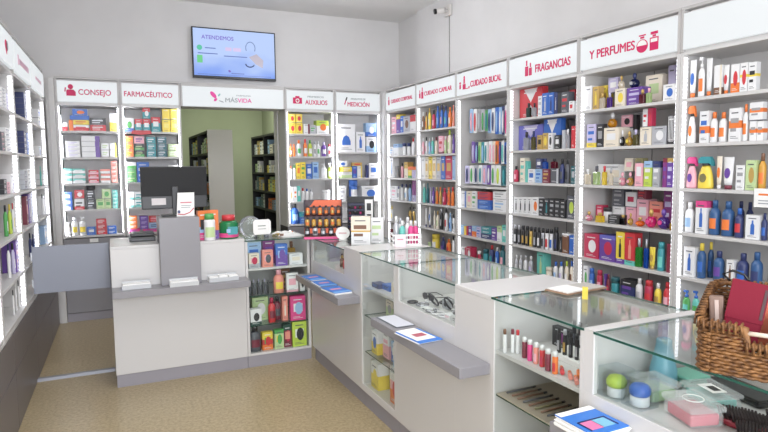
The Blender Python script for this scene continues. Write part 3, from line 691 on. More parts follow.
R3|3|hang|v,w|2.220|0.050|1.405|0.058|0.020|0.182|1|violet pack
R3|3|hang|w,gn|2.287|0.050|1.402|0.063|0.020|0.185|1|white-and-green pack
R3|3|hang|w,lim|2.364|0.050|1.399|0.080|0.020|0.187|1|white-and-lime pack
R3|3|hang|td,t|2.454|0.050|1.397|0.081|0.020|0.180|1|dark green pack
R3|4|box|w+Rb|1.828|0.030|1.169|0.086|0.065|0.161|1|white carton with blue end
R3|4|box|c+Lp|1.929|0.030|1.169|0.078|0.059|0.165|1|cream carton with pink label
R3|4|box|w+Sgn|2.015|0.030|1.169|0.083|0.062|0.168|1|white carton with green lines
R3|4|box|b+Slb|2.181|0.030|1.169|0.214|0.128|0.089|2|flat blue carton
R3|4|box|r+Sn|2.180|0.030|1.259|0.214|0.128|0.075|2|flat red carton
R3|4|box|w+Slb|2.426|0.030|1.169|0.197|0.148|0.106|1|white carton
R3|4|box|w+Sg|2.425|0.030|1.275|0.197|0.148|0.076|1|white carton on top
R3|5|box|lb|1.801|0.030|0.893|0.055|0.043|0.094|1|small pale blue carton
R3|5|box|y|1.854|0.030|0.893|0.037|0.035|0.089|1|thin yellow carton
R3|5|box|cr|1.893|0.030|0.893|0.031|0.035|0.092|1|thin crimson carton
R3|5|box|v+Lw|1.942|0.030|0.893|0.055|0.041|0.097|1|violet carton
R3|5|box|o*.5,lb|2.013|0.030|0.893|0.073|0.055|0.103|1|pale carton with orange foot
R3|5|box|lv+Sb|2.092|0.030|0.893|0.070|0.052|0.100|1|lavender carton
R3|5|box|n+Sw|2.217|0.030|0.893|0.164|0.123|0.046|1|flat navy carton
R3|5|box|t+Sw|2.217|0.030|0.939|0.163|0.098|0.066|2|flat teal carton
R3|5|box|v+Sw|2.345|0.030|0.893|0.080|0.060|0.114|1|violet carton
R3|5|box|w*.6,lg|2.427|0.030|0.893|0.070|0.053|0.140|1|white carton with green top
R3|5|box|tq+Lw|2.501|0.030|0.893|0.065|0.049|0.156|1|turquoise carton
R3|6|box|w+Rcr|1.831|0.030|0.648|0.083|0.063|0.119|1|white carton with crimson end
R3|6|box|cr+Ew|1.923|0.030|0.648|0.088|0.066|0.131|1|crimson carton
R3|6|jar|cr/w|2.082|0.030|0.648|0.039|0.039|0.110|1|small crimson jar
R3|6|jar|t/td|2.178|0.030|0.648|0.057|0.057|0.141|1|teal jar
R3|6|bot|n/r/t|2.281|0.030|0.648|0.051|0.051|0.192|1|navy bottle with red cap
R3|6|bot|b/w/lb|2.372|0.030|0.648|0.039|0.039|0.185|1|blue bottle with white cap
R3|6|bot|td/td/p|2.448|0.030|0.648|0.055|0.055|0.212|1|dark teal bottle
R4|1|box|r+Vw|2.784|0.085|1.979|0.294|0.060|0.251|1|big red gift box with pale triangle
R4|1|perf|gr/k|2.811|0.030|1.979|0.046|0.029|0.122|1|dark green perfume bottle
R4|1|perf|s/k|2.887|0.030|1.979|0.037|0.023|0.114|1|grey perfume bottle
R4|1|box|w+Ss|2.967|0.030|1.979|0.047|0.035|0.162|1|slim white-and-grey carton
R4|1|box|b+Bs|3.029|0.030|1.979|0.070|0.052|0.179|1|blue carton with silver strip
R4|1|box|b+Bn|3.100|0.030|1.979|0.063|0.047|0.175|1|blue carton
R4|1|box|n+Bs|3.155|0.030|1.979|0.037|0.035|0.169|1|navy carton
R4|1|box|k|3.195|0.030|1.979|0.037|0.035|0.164|1|black carton
R4|1|box|dg+Sr|3.257|0.030|1.979|0.080|0.060|0.161|1|dark grey carton with red mark
R4|1|box|w+Lr|3.327|0.030|1.979|0.047|0.035|0.086|1|white carton with red square
R4|1|box|r+Lw|3.216|0.140|1.979|0.061|0.046|0.189|1|red carton behind the white one
R4|2|box|bv+Vlv|2.781|0.090|1.709|0.324|0.050|0.213|1|wide lilac-blue gift box
R4|2|box|b+Vw|3.055|0.085|1.709|0.202|0.050|0.245|1|blue gift box with white triangle
R4|2|perf|s/k|2.783|0.030|1.709|0.055|0.034|0.153|1|grey perfume bottle
R4|2|perf|ol/n|2.879|0.030|1.709|0.040|0.025|0.156|1|olive perfume bottle
R4|2|box|go+Lk|2.969|0.030|1.709|0.059|0.045|0.118|1|gold carton
R4|2|box|go+Ey|3.037|0.030|1.709|0.063|0.047|0.131|1|gold carton with yellow spot
R4|2|box|w+Ek|3.098|0.030|1.709|0.050|0.037|0.128|1|white carton
R4|2|box|k+Lw|3.179|0.030|1.709|0.062|0.046|0.108|1|black-framed white carton
R4|2|box|s|3.251|0.030|1.709|0.039|0.035|0.143|1|slim silver carton
R4|2|perf|s/w|3.288|0.030|1.709|0.032|0.020|0.148|1|silver perfume bottle
R4|2|box|r+Er|3.355|0.030|1.709|0.043|0.035|0.167|1|red carton
R4|3|bot|cr/k/p|2.641|0.030|1.439|0.043|0.045|0.137|1|pink-red bottle with black cap
R4|3|box|c+Stq|2.751|0.030|1.439|0.067|0.050|0.205|1|tall cream carton
R4|3|box|tq|2.804|0.030|1.439|0.030|0.035|0.179|1|thin turquoise carton
R4|3|box|w+Lb|2.869|0.030|1.439|0.085|0.064|0.112|1|white carton with blue letters
R4|3|box|lb+Sb|2.960|0.030|1.439|0.082|0.062|0.112|1|bright blue carton
R4|3|box|n+Lw|2.963|0.030|1.552|0.072|0.054|0.085|1|navy carton resting on blue one
R4|3|box|m+Sgo|3.052|0.030|1.439|0.087|0.065|0.112|1|maroon carton
R4|3|perf|b/n|3.028|0.030|1.552|0.049|0.031|0.084|1|blue perfume bottle on maroon carton
R4|3|box|dg+Rs|3.154|0.030|1.439|0.094|0.071|0.117|1|dark carton with silver side
R4|3|perf|m/k|3.131|0.030|1.556|0.056|0.034|0.078|1|maroon perfume bottle resting on dark carton
R4|3|bot|n/k/dg|3.221|0.030|1.439|0.038|0.039|0.194|1|black bottle
R4|3|bot|dg/k/k|3.281|0.030|1.439|0.039|0.039|0.193|1|black bottle
R4|3|box|td+Ls|3.360|0.030|1.439|0.047|0.035|0.136|1|dark teal carton
R4|4|box|w+Bk|2.669|0.030|1.169|0.059|0.044|0.139|1|bottle-pictured white carton
R4|4|box|w+Bk|2.731|0.030|1.169|0.057|0.043|0.142|1|bottle-pictured white carton
R4|4|box|w+Bk|2.791|0.030|1.169|0.056|0.042|0.145|1|bottle-pictured white carton
R4|4|box|w+Bk|2.850|0.030|1.169|0.054|0.040|0.147|1|bottle-pictured white carton
R4|4|box|w+Eo|2.923|0.030|1.169|0.081|0.061|0.151|1|white carton with orange picture
R4|4|box|k+Ss|3.000|0.030|1.169|0.062|0.046|0.142|1|black carton
R4|4|box|k+Bt|3.064|0.030|1.169|0.059|0.044|0.145|1|black carton
R4|4|box|k+Ss|3.127|0.030|1.169|0.061|0.046|0.148|1|black carton
R4|4|box|k+Sg|3.191|0.030|1.169|0.060|0.045|0.147|1|black carton
R4|4|box|k+Sg|3.253|0.030|1.169|0.057|0.043|0.142|1|black carton
R4|4|box|dg+Elim|3.344|0.030|1.169|0.091|0.068|0.177|1|smoky carton with lime spot
R4|5|can|k/s/w|2.645|0.030|0.898|0.035|0.035|0.167|1|black-and-white spray can
R4|5|can|k/s/s|2.702|0.030|0.898|0.030|0.030|0.168|1|black-and-silver spray can
R4|5|can|k/k/go|2.752|0.030|0.898|0.034|0.034|0.168|1|black-and-gold spray can
R4|5|can|k/k/go|2.806|0.030|0.898|0.033|0.033|0.169|1|black-and-gold spray can
R4|5|can|go/k/y|2.858|0.030|0.898|0.030|0.030|0.169|1|gold spray can
R4|5|can|k/k/s|2.907|0.030|0.898|0.032|0.032|0.169|1|black-and-silver spray can
R4|5|can|k/k/w|2.958|0.030|0.898|0.031|0.031|0.170|1|black-and-white spray can
R4|5|can|s/k/k|3.008|0.030|0.898|0.031|0.031|0.170|1|silver spray can
R4|5|can|w/k/r|3.058|0.030|0.898|0.034|0.034|0.171|1|white-and-red spray can
R4|5|can|w/k/b|3.110|0.030|0.898|0.032|0.032|0.172|1|white-and-blue spray can
R4|5|can|k/k/n|3.161|0.030|0.898|0.041|0.041|0.192|1|tall black spray can
R4|5|box|k+Bs|3.236|0.030|0.898|0.029|0.035|0.121|1|thin black carton
R4|5|box|br*.9,w|3.289|0.030|0.898|0.072|0.054|0.154|1|dark brown carton with white top
R4|5|box|b+Sb|3.362|0.030|0.898|0.061|0.046|0.146|1|bright blue carton
R4|6|bot|s/w/w|2.665|0.030|0.648|0.032|0.032|0.150|1|silver-white bottle
R4|6|bot|s/w/w|2.724|0.030|0.648|0.033|0.033|0.158|1|silver-white bottle
R4|6|bot|w/s/w|2.785|0.030|0.648|0.038|0.038|0.162|1|silver-white bottle
R4|6|bot|s/w/lv|2.853|0.030|0.648|0.044|0.044|0.166|1|silver-white bottle
R4|6|box|tq+Blg|3.001|0.030|0.648|0.093|0.070|0.225|1|turquoise carton
R4|6|jar|c/c|3.077|0.030|0.648|0.057|0.057|0.106|1|low cream tub
R4|6|bot|w/b/lb|3.162|0.030|0.648|0.042|0.042|0.164|1|white bottle with blue cap
R4|6|bot|w/b/lv|3.227|0.030|0.648|0.038|0.038|0.174|1|white bottle with blue cap
R4|6|bot|c/lim/w|3.290|0.030|0.648|0.036|0.036|0.187|1|cream bottle with lime cap
R4|6|bot|c/b/br|3.347|0.030|0.648|0.032|0.032|0.196|1|cream bottle with blue cap
R5|1|box|w|3.503|0.030|1.979|0.070|0.056|0.176|1|plain white carton
R5|1|box|go+By|3.577|0.030|1.979|0.059|0.048|0.163|1|gold carton
R5|1|box|y+Lgo|3.562|0.120|1.979|0.077|0.058|0.176|1|pale gold carton
R5|1|perf|c/go|3.628|0.030|1.979|0.041|0.028|0.113|1|cream perfume bottle
R5|1|perf|v/lv|3.697|0.030|1.979|0.039|0.024|0.108|1|small violet perfume bottle
R5|1|box|c+Ey|3.780|0.050|1.979|0.091|0.073|0.127|1|cream carton with pale spot
R5|1|box|lv+Lw|3.669|0.100|2.088|0.091|0.030|0.109|1|lilac carton resting on cream one
R5|1|rnd|c/go|3.770|0.050|2.106|0.045|0.045|0.089|1|round cream perfume bottle on carton
R5|1|box|v+Slv|3.904|0.050|1.979|0.129|0.077|0.119|1|violet carton
R5|1|rnd|n/n/s|3.860|0.060|2.098|0.068|0.075|0.103|1|round dark violet perfume bottle
R5|1|perf|m/go|3.987|0.020|1.979|0.043|0.026|0.094|1|dark red perfume bottle
R5|1|perf|lg/p|4.040|0.020|1.979|0.037|0.023|0.097|1|pale green perfume bottle
R5|1|box|c+Llg|3.989|0.130|1.979|0.131|0.098|0.195|1|large cream gift box
R5|1|box|lv|4.102|0.160|1.979|0.056|0.042|0.241|1|tall lilac carton
R5|1|box|w+Eb|4.192|0.030|1.979|0.088|0.066|0.103|1|white carton with blue oval
R5|2|box|y*.2,lv+Sb|3.540|0.030|1.709|0.089|0.067|0.169|1|lilac carton with yellow foot
R5|2|box|k+Lg|3.625|0.030|1.709|0.062|0.037|0.164|1|black carton
R5|2|box|c+Lw|3.728|0.030|1.709|0.134|0.106|0.132|1|large pale pink carton
R5|2|rnd|am/w|3.667|0.070|1.842|0.068|0.068|0.110|1|amber perfume bottle on pale carton
R5|2|rnd|k/w/w|3.813|0.030|1.709|0.035|0.035|0.111|1|small black-and-white perfume bottle
R5|2|rnd|go/go/y|3.867|0.030|1.709|0.050|0.050|0.101|1|golden perfume bottle
R5|2|perf|ol/lv|3.933|0.030|1.709|0.037|0.023|0.107|1|olive perfume bottle
R5|2|box|w+Lp|3.756|0.170|1.709|0.065|0.056|0.126|1|white carton behind golden bottle
R5|2|box|p+Ek|3.731|0.170|1.842|0.094|0.070|0.089|1|pink carton with black spot
R5|2|box|k|3.805|0.170|1.821|0.032|0.035|0.108|1|small black carton
R5|2|box|c+Bs|4.022|0.030|1.709|0.091|0.068|0.118|1|cream carton
R5|2|box|w+Sr|3.979|0.070|1.828|0.039|0.035|0.120|1|slim white-and-red carton
R5|2|box|cr+Br|4.018|0.070|1.828|0.036|0.035|0.123|1|slim crimson carton
R5|2|box|s+Ew|4.126|0.030|1.709|0.110|0.082|0.118|1|silvery carton
R5|2|box|k+Zw|4.218|0.030|1.709|0.058|0.043|0.180|1|black-and-white striped carton
R5|3|box|w+Lc|3.597|0.170|1.439|0.259|0.060|0.148|1|wide white gift box
R5|3|perf|c/w|3.501|0.030|1.439|0.044|0.027|0.113|1|pale perfume bottle
R5|3|perf|lg/dg|3.586|0.030|1.439|0.051|0.031|0.135|1|pale green perfume bottle
R5|3|perf|y/r|3.665|0.030|1.439|0.036|0.022|0.135|1|yellow perfume bottle with red cap
R5|3|perf|c/s|3.726|0.030|1.439|0.032|0.020|0.121|1|pale perfume bottle
R5|3|rnd|p/p/c|3.815|0.030|1.439|0.051|0.051|0.093|1|pink perfume bottle
R5|3|rnd|go/p/p|3.884|0.030|1.439|0.048|0.048|0.094|1|gold-and-pink perfume bottle
R5|3|box|c+Lp|3.826|0.100|1.533|0.075|0.051|0.095|1|cream carton held above the bottles
R5|3|box|p*.82,ol+Lw|3.975|0.030|1.439|0.064|0.048|0.187|1|pink carton with olive top
R5|3|box|lim*.75,lb+Sw|4.047|0.030|1.439|0.063|0.047|0.167|1|lime carton with pale blue top
R5|3|box|s*.75,n+Sw|4.113|0.030|1.439|0.054|0.040|0.166|1|grey carton with navy top
R5|3|box|pl*.85,m+Sv|4.177|0.030|1.439|0.030|0.035|0.184|1|purple carton with dark red top
R5|3|box|v*.85,go+Slv|4.216|0.030|1.439|0.044|0.035|0.184|1|violet carton with gold top
R5|4|rnd|p/go/c|3.506|0.030|1.169|0.056|0.056|0.072|1|round pink perfume bottle
R5|4|box|cr+Lp|3.514|0.150|1.169|0.070|0.052|0.114|1|crimson carton
R5|4|perf|y/go|3.622|0.030|1.169|0.065|0.040|0.069|1|yellow perfume bottle
R5|4|jar|w/k|3.599|0.120|1.169|0.066|0.057|0.100|1|white jar with black lid
R5|4|box|k+Sg|3.767|0.030|1.169|0.101|0.076|0.063|1|low black carton
R5|4|box|w|3.665|0.180|1.169|0.107|0.080|0.110|1|white carton at the back
R5|4|box|dg+Sg|3.661|0.180|1.280|0.107|0.080|0.130|1|slate carton on top of white one
R5|4|perf|k/go|3.841|0.030|1.169|0.045|0.028|0.070|1|small black-and-gold perfume bottle
R5|4|box|p|3.790|0.170|1.169|0.088|0.066|0.113|1|pink carton at the back
R5|4|box|w+Lcr|3.785|0.170|1.282|0.092|0.066|0.107|1|white carton with crimson panel
R5|4|rnd|go/go/y|3.900|0.030|1.169|0.038|0.038|0.085|1|round gold perfume bottle
R5|4|box|p+Lw|3.891|0.170|1.169|0.101|0.076|0.173|1|light pink carton
R5|4|box|m+Sr|3.881|0.170|1.343|0.075|0.056|0.071|1|maroon carton
R5|4|rnd|o/go/o|3.970|0.030|1.169|0.063|0.063|0.063|1|round orange perfume bottle
R5|4|box|sa+Sr|4.018|0.150|1.169|0.107|0.080|0.166|1|coral carton
R5|4|rnd|hp/go/hp|4.054|0.030|1.169|0.072|0.072|0.122|1|pink perfume bottle with gold cap
R5|4|box|pl+Slv|4.129|0.130|1.169|0.071|0.053|0.245|1|tall purple carton
R5|4|rnd|v/v/hp|4.149|0.030|1.169|0.077|0.077|0.128|1|round violet perfume bottle
R5|4|perf|go/w|4.235|0.030|1.169|0.023|0.014|0.065|1|small gold perfume bottle
R5|5|box|cr+Ew|3.563|0.030|0.898|0.144|0.108|0.179|1|crimson gift box with pale oval
R5|5|box|v*.85,bv+Ecr|3.715|0.030|0.898|0.148|0.111|0.184|1|violet gift box
R5|5|box|v*.15,y+Bk|3.832|0.030|0.898|0.074|0.056|0.220|1|yellow carton with violet foot
R5|5|box|tq*.15,r+Bsa|3.916|0.030|0.898|0.087|0.070|0.222|1|red carton with aqua foot
R5|5|perf|gn/s|3.982|0.030|0.898|0.044|0.032|0.193|1|green perfume bottle
R5|5|perf|b/s|4.046|0.030|0.898|0.030|0.019|0.194|1|slim blue perfume bottle
R5|5|tube|y/go/go|4.090|0.030|0.898|0.046|0.032|0.146|1|yellow tube
R5|5|can|t/t/tq|4.152|0.030|0.898|0.049|0.049|0.186|1|tall teal spray can
R5|5|box|m|4.232|0.030|0.898|0.041|0.035|0.184|1|dark maroon carton
R5|6|box|y*.3,w+Egn|3.510|0.030|0.648|0.045|0.037|0.183|1|white carton with yellow foot
R5|6|can|b/b/lb|3.553|0.030|0.648|0.040|0.045|0.172|1|blue spray can
R5|6|can|cr/cr/p|3.631|0.030|0.648|0.044|0.044|0.170|1|crimson spray can
R5|6|box|v+Bs|3.698|0.030|0.648|0.014|0.035|0.154|1|thin violet carton
R5|6|bot|m/m/cr|3.721|0.030|0.648|0.029|0.029|0.155|1|maroon bottle
R5|6|jar|t/td/t|3.772|0.030|0.648|0.060|0.060|0.142|1|teal jar
R5|6|box|n*.7,k+Sv|3.901|0.030|0.648|0.115|0.087|0.146|1|wide navy carton
R5|6|bot|w/w/s|3.985|0.030|0.648|0.050|0.051|0.171|1|white bottle
R5|6|can|cr/r/r|4.060|0.030|0.648|0.057|0.057|0.170|1|dark red spray can
R5|6|bot|y/w/go|4.137|0.030|0.648|0.046|0.046|0.165|1|yellow bottle with white cap
R5|6|bot|r/r/p|4.206|0.030|0.648|0.049|0.049|0.184|1|red bottle with red cap
R6|1|tube|w/o/b|4.346|0.030|1.979|0.044|0.031|0.226|1|white tube with blue and orange bands
R6|1|pump|w/w/o|4.405|0.030|1.979|0.041|0.026|0.234|1|white pump bottle with orange label
R6|1|tube|w/o/w|4.453|0.030|1.979|0.038|0.027|0.220|1|white tube with orange foot
R6|1|box|br*.25,w+Rc|4.517|0.030|1.979|0.049|0.039|0.169|1|white carton with brown foot
R6|1|tube|w/o/r|4.560|0.030|1.979|0.034|0.026|0.164|1|white tube with orange foot
R6|1|box|o*.35,w+Er|4.620|0.030|1.979|0.050|0.038|0.159|1|white carton with orange foot
R6|1|box|w*.5,y*.1,w+Er|4.670|0.030|1.979|0.045|0.035|0.159|1|white carton with yellow line
R6|1|box|w*.5,y*.1,w+Sk|4.718|0.030|1.979|0.045|0.035|0.154|1|white carton with yellow line
R6|2|trig|w/o/o|4.346|0.030|1.709|0.052|0.039|0.225|1|white trigger spray with orange head
R6|2|box|w*.3,o*.22,w+Sb|4.440|0.030|1.709|0.058|0.048|0.185|1|white carton with orange band
R6|2|bot|w/o/o|4.491|0.030|1.709|0.043|0.043|0.176|1|white bottle with orange cap
R6|2|bot|w/o/o|4.546|0.030|1.709|0.046|0.046|0.171|1|white bottle with orange cap
R6|2|box|w*.4,o*.22,w+Sg|4.630|0.030|1.709|0.072|0.055|0.186|1|tall white carton with orange band
R6|2|bot|w/o/o|4.682|0.030|1.709|0.030|0.032|0.203|1|tall white bottle with orange cap
R6|2|box|w*.4,o*.22,w+Sg|4.735|0.030|1.709|0.039|0.035|0.106|1|white carton with orange band
R6|2|box|w*.4,o*.22,w+Sg|4.774|0.030|1.709|0.036|0.035|0.104|1|white carton with orange band
R6|2|box|w*.4,o*.22,w+Sg|4.748|0.030|1.816|0.074|0.035|0.100|1|wide white carton resting on two others
R6|3|trig|p/hp/v|4.354|0.030|1.439|0.067|0.049|0.188|1|pink spray bottle with hot-pink head
R6|3|trig|y/t/ol|4.442|0.030|1.439|0.098|0.060|0.189|1|yellow spray bottle with teal head
R6|3|tube|c/w/o|4.539|0.030|1.439|0.034|0.026|0.190|1|cream tube with orange label
R6|3|tube|w/m/v|4.589|0.030|1.439|0.064|0.046|0.184|1|white tube with violet label
R6|3|box|w+Sg|4.673|0.030|1.439|0.050|0.037|0.138|1|white carton with grey lines
R6|3|box|lg+Ego|4.733|0.030|1.439|0.060|0.048|0.165|1|pale green carton
R6|3|bot|am/br/o|4.783|0.030|1.439|0.039|0.043|0.202|1|amber bottle with brown cap
R6|4|bot|w/w/lb|4.347|0.030|1.169|0.055|0.055|0.184|1|white bottle with pale blue label
R6|4|box|w*.8,hp+Bb|4.441|0.030|1.169|0.073|0.062|0.196|1|white carton with pink top
R6|4|bot|nb/nb/o|4.510|0.030|1.169|0.062|0.062|0.204|1|blue bottle with orange label
R6|4|bot|nb/nb/o|4.590|0.030|1.169|0.069|0.069|0.202|1|blue bottle with orange label
R6|4|bot|n/b/r|4.664|0.030|1.169|0.048|0.048|0.167|1|slim navy bottle
R6|4|box|w+Bb|4.755|0.030|1.169|0.079|0.061|0.135|1|white carton with blue picture
R6|4|bot|n/n/b|4.811|0.030|1.169|0.030|0.032|0.149|1|dark navy bottle
R6|4|bot|n/n|4.579|0.170|1.169|0.041|0.041|0.197|1|navy bottle in back row
R6|4|bot|n/n|4.633|0.170|1.169|0.040|0.040|0.194|1|navy bottle in back row
R6|5|box|w+Bb|4.373|0.030|0.898|0.077|0.061|0.182|1|white carton with blue figure
R6|5|bot|nb/y/b|4.437|0.030|0.898|0.050|0.055|0.212|1|navy bottle with yellow cap
R6|5|bot|nb/y/b|4.452|0.100|0.898|0.035|0.035|0.216|1|navy bottle with yellow cap
R6|5|bot|nb/n/v|4.548|0.030|0.898|0.061|0.061|0.178|1|navy bottle with violet label
R6|5|box|w+Bbr|4.636|0.030|0.898|0.046|0.042|0.140|1|white carton with brown figure
R6|5|bot|n/n/b|4.692|0.030|0.898|0.063|0.063|0.184|1|broad navy bottle
R6|5|bot|nb/nb/n|4.770|0.030|0.898|0.061|0.061|0.201|1|blue bottle
R6|6|pump|gn/b/tq|4.353|0.030|0.648|0.050|0.031|0.159|1|green pump bottle with blue head
R6|6|pump|tq/b/gn|4.418|0.030|0.648|0.049|0.031|0.166|1|aqua pump bottle with blue head
L2|1|box|w+Sn|1.557|0.030|1.979|0.164|0.120|0.142|6|white-and-navy carton
L2|1|box|lv+Sw|1.680|0.030|1.979|0.080|0.120|0.121|6|lilac-and-white carton
L2|2|box|dg+Sp|1.426|0.030|1.709|0.120|0.080|0.122|4|dark grey carton
L2|2|box|w+Sn|1.614|0.030|1.709|0.193|0.116|0.158|5|white-and-navy carton
L2|3|box|k+Sw|1.394|0.030|1.439|0.105|0.080|0.096|3|black-and-white carton
L2|3|box|p+Sm|1.509|0.030|1.439|0.111|0.080|0.074|3|pink carton
L2|3|box|w|1.658|0.030|1.439|0.083|0.066|0.125|1|tall white carton
L2|3|box|v+Sw|1.710|0.030|1.439|0.020|0.080|0.062|2|violet carton
L2|4|bot|gn/k/w|1.405|0.030|1.169|0.026|0.026|0.201|1|green bottle with black cap
L2|4|bot|lim/y/gn|1.561|0.030|1.169|0.025|0.025|0.198|1|lime bottle with yellow cap
L2|4|bot|w/r/y|1.665|0.030|1.169|0.018|0.018|0.199|1|white bottle with red cap
L2|5|bot|w/n/lv|1.413|0.030|0.898|0.022|0.022|0.227|1|white bottle with navy cap
L2|5|bot|lv/k/w|1.586|0.030|0.898|0.027|0.027|0.207|1|lilac bottle with black cap
L2|5|box|v+Sp|1.678|0.030|0.898|0.085|0.086|0.215|1|violet carton
L2|6|bot|w/k/w|1.449|0.030|0.648|0.014|0.014|0.165|1|white bottle with black cap
L2|6|bot|w/w/s|1.558|0.030|0.648|0.013|0.013|0.198|1|plain white bottle
L2|6|bot|w/k/s|1.684|0.030|0.648|0.016|0.016|0.189|1|tall white bottle with black cap
L3|1|box|n+Ss|2.500|0.030|1.979|0.105|0.120|0.219|5|navy carton
L3|1|box|lv+Sw|2.559|0.030|1.979|0.012|0.120|0.212|6|lilac-and-white carton
L3|2|box|n+Sw|2.389|0.030|1.709|0.140|0.084|0.182|4|navy-and-white carton
L3|2|box|b+Sw|2.522|0.030|1.709|0.095|0.104|0.176|4|blue-and-white carton
L3|3|box|s+Sn|2.302|0.030|1.439|0.157|0.094|0.149|4|silver-and-navy carton
L3|3|box|w+Sk|2.488|0.030|1.439|0.165|0.137|0.156|5|white-and-black carton
L3|4|box|m+Lp|2.273|0.030|1.169|0.083|0.062|0.219|1|thin maroon carton
L3|4|box|v+Bw|2.402|0.030|1.169|0.120|0.090|0.230|1|violet carton
L3|4|box|w+Bb|2.520|0.030|1.169|0.064|0.087|0.232|1|white carton with blue strip
L3|4|box|b+Bw|2.559|0.030|1.169|0.012|0.054|0.228|1|blue carton with white strip
L3|5|bot|n/k/w|2.396|0.030|0.898|0.024|0.024|0.192|1|navy bottle with black cap
L3|5|bot|n/n/lb|2.560|0.030|0.898|0.021|0.021|0.167|1|navy bottle
L4|1|box|w+Sb|3.393|0.030|1.979|0.153|0.150|0.167|2|white carton with blue lines
L4|2|box|w+Bb|3.289|0.030|1.709|0.180|0.135|0.095|1|slim white carton
L4|3|bot|tq/tq/w|3.297|0.030|1.439|0.017|0.017|0.182|1|aqua bottle
L4|3|box|w+Slv|3.436|0.030|1.439|0.067|0.150|0.106|2|white carton with lilac lines
L4|4|bot|w/dg/w|3.273|0.030|1.169|0.015|0.015|0.194|1|white bottle with grey cap
L4|4|box|w|3.355|0.030|1.169|0.139|0.104|0.172|1|plain white carton
L4|5|box|lb+Lw|3.331|0.030|0.898|0.184|0.138|0.162|1|pale blue carton
L4|5|box|w+Sg|3.463|0.030|0.898|0.014|0.150|0.110|1|white carton with grey lines'''
ORD=['first','second','third','fourth','fifth','sixth','seventh','eighth','ninth','tenth','eleventh','twelfth']
recs=[]
for ln in ITEMS.split('\n'):
    f=ln.split('|')
    if len(f)<12: continue
    recs.append(dict(bay=f[0],sh=int(f[1]),kind=f[2],cols=f[3],a=float(f[4]),b=float(f[5]),z=float(f[6]),w=float(f[7]),d=float(f[8]),h=float(f[9]),n=int(f[10]),desc=f[11]))
shelves={}
for r in recs: shelves.setdefault((r['bay'],r['sh']),[]).append(r)
SHN=['top','second','third','fourth','fifth','bottom']
def shelf_name(bay,sh):
    nz=len(ZS.get(bay,Z))
    if bay=='R3':
        return ['top hook rail','second hook rail','third hook rail','upper shelf','middle shelf','lowest shelf'][sh-1]
    return SHN[sh-1]+' shelf'
for (bk,sh),L in shelves.items():
    row=bk[0]; ref=SIGNREF[bk]
    where='%s under the %s'%(shelf_name(bk,sh),ref)
    desc_end={'B1':1,'B2':1,'L2':1,'L3':1,'L4':1}.get(bk,0)   # 1: count from the high end
    endname={'B1':'from the doorway','B2':'from the doorway','B3':'from the doorway','B4':'from the doorway'}.get(bk,'from the far end')
    by={}
    for r in L: by.setdefault((r['desc']),[]).append(r)
    grp='products on the '+where
    for d_,G in by.items():
        G.sort(key=lambda r:-r['a'] if desc_end else r['a'])
        for gi,r in enumerate(G):
            hh=r['h']/r['n']
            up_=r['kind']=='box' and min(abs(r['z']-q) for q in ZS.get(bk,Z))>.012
            for k in range(r['n']):
                head=r['desc']
                if r['n']>1:
                    pos={2:['lower','upper'],3:['bottom','middle','top']}.get(r['n'],['bottom']+[ORD[q]+'-lowest' for q in range(1,r['n']-1)]+['top'])[k]
                    head=pos+' '+head
                if len(G)>1:
                    head=('%s, %s stack %s,'%(head,ORD[gi],endname)) if r['n']>1 else ORD[gi]+' '+head+' '+endname
                    label='%s %s'%(head,where) if head.endswith(',') else head+', '+where
                else: label=head+' on the '+where
                if len(label.split())>16: print('LONG',label)
                nm=cat=None
                if r['kind']=='box':
                    if row=='B': nm,cat='medicine_box','medicine box'
                    elif bk in('R4','R5'): nm,cat='perfume_box','perfume box'
                    elif row=='L': nm,cat='pharmacy_box','box'
                jx=random.uniform(-.002,.002) if r['n']>1 else 0
                product(r['kind'],('dg*.05,' if r['n']>1 or up_ else '')+r['cols'],r['w']-.0016-(abs(jx)*2),r['d'],hh-.0006,label,rp(row,r['a']+jx,r['b']+r['d']/2,r['z']+k*hh),ROWS[row][3],grp,nm,cat)  # dark base strip paints the shade gap between stacked cartons

# hooks that carry the hanging packs
for hi,(lo) in enumerate((1,2,3)):
    L=shelves.get(('R3',lo),[])
    if not L: continue
    ztop=max(r['z']+r['h'] for r in L)
    b=MB(); 
    t=thing('hook_rail','thin metal %s hook rail across the BUCAL bay'%('top','second','third')[hi],'hook rail',rp('R',BAYS['R3'][0],0,0),ROWS['R'][3],'hook rails in the BUCAL bay')
    w=BAYS['R3'][1]-BAYS['R3'][0]
    MB().box(.026,w-.026,.315,.325,ztop+.004,ztop+.016,M_METAL).build('bar',t)
    for r in L:
        x=r['a']-BAYS['R3'][0]
        MB().tube([(x,.32,ztop+.01),(x,r['b']+.03,ztop+.006),(x,r['b']+.005,ztop+.012)],.0022,M_METAL).build('hook',t)

# ---------------------------------------------------------------- room
struct('floor', MB().box(-1.0,3.7,-2.2,11.2,-.05,0,M_FLOOR))
struct('ceiling', MB().box(-1.0,3.7,-2.2,7.35,3.47,3.55,M_CEIL))
struct('wall_left', MB().box(-1.05,-.99,-2.2,7.18,0,3.47,M_WALL))
struct('wall_right', MB().box(3.555,3.65,6.58,7.35,0,3.47,M_WALL).box(3.508,3.65,-2.2,6.58,0,3.47,M_WALL))
struct('wall_back', MB().box(-1.0,.735,7.18,7.34,0,3.47,M_WALL).box(1.88,3.555,7.18,7.34,0,3.47,M_WALL).box(.735,1.88,7.18,7.34,2.30,3.47,M_WALL))
# storeroom behind the doorway
struct('wall_storeroom', MB().box(.2,2.55,10.6,10.7,0,3.2,M_GREEN).box(.15,.25,7.34,10.6,0,3.2,M_GREEN).box(2.5,2.6,7.34,10.6,0,3.2,M_GREEN).box(.15,2.6,7.34,10.7,3.2,3.25,M_GREEN))

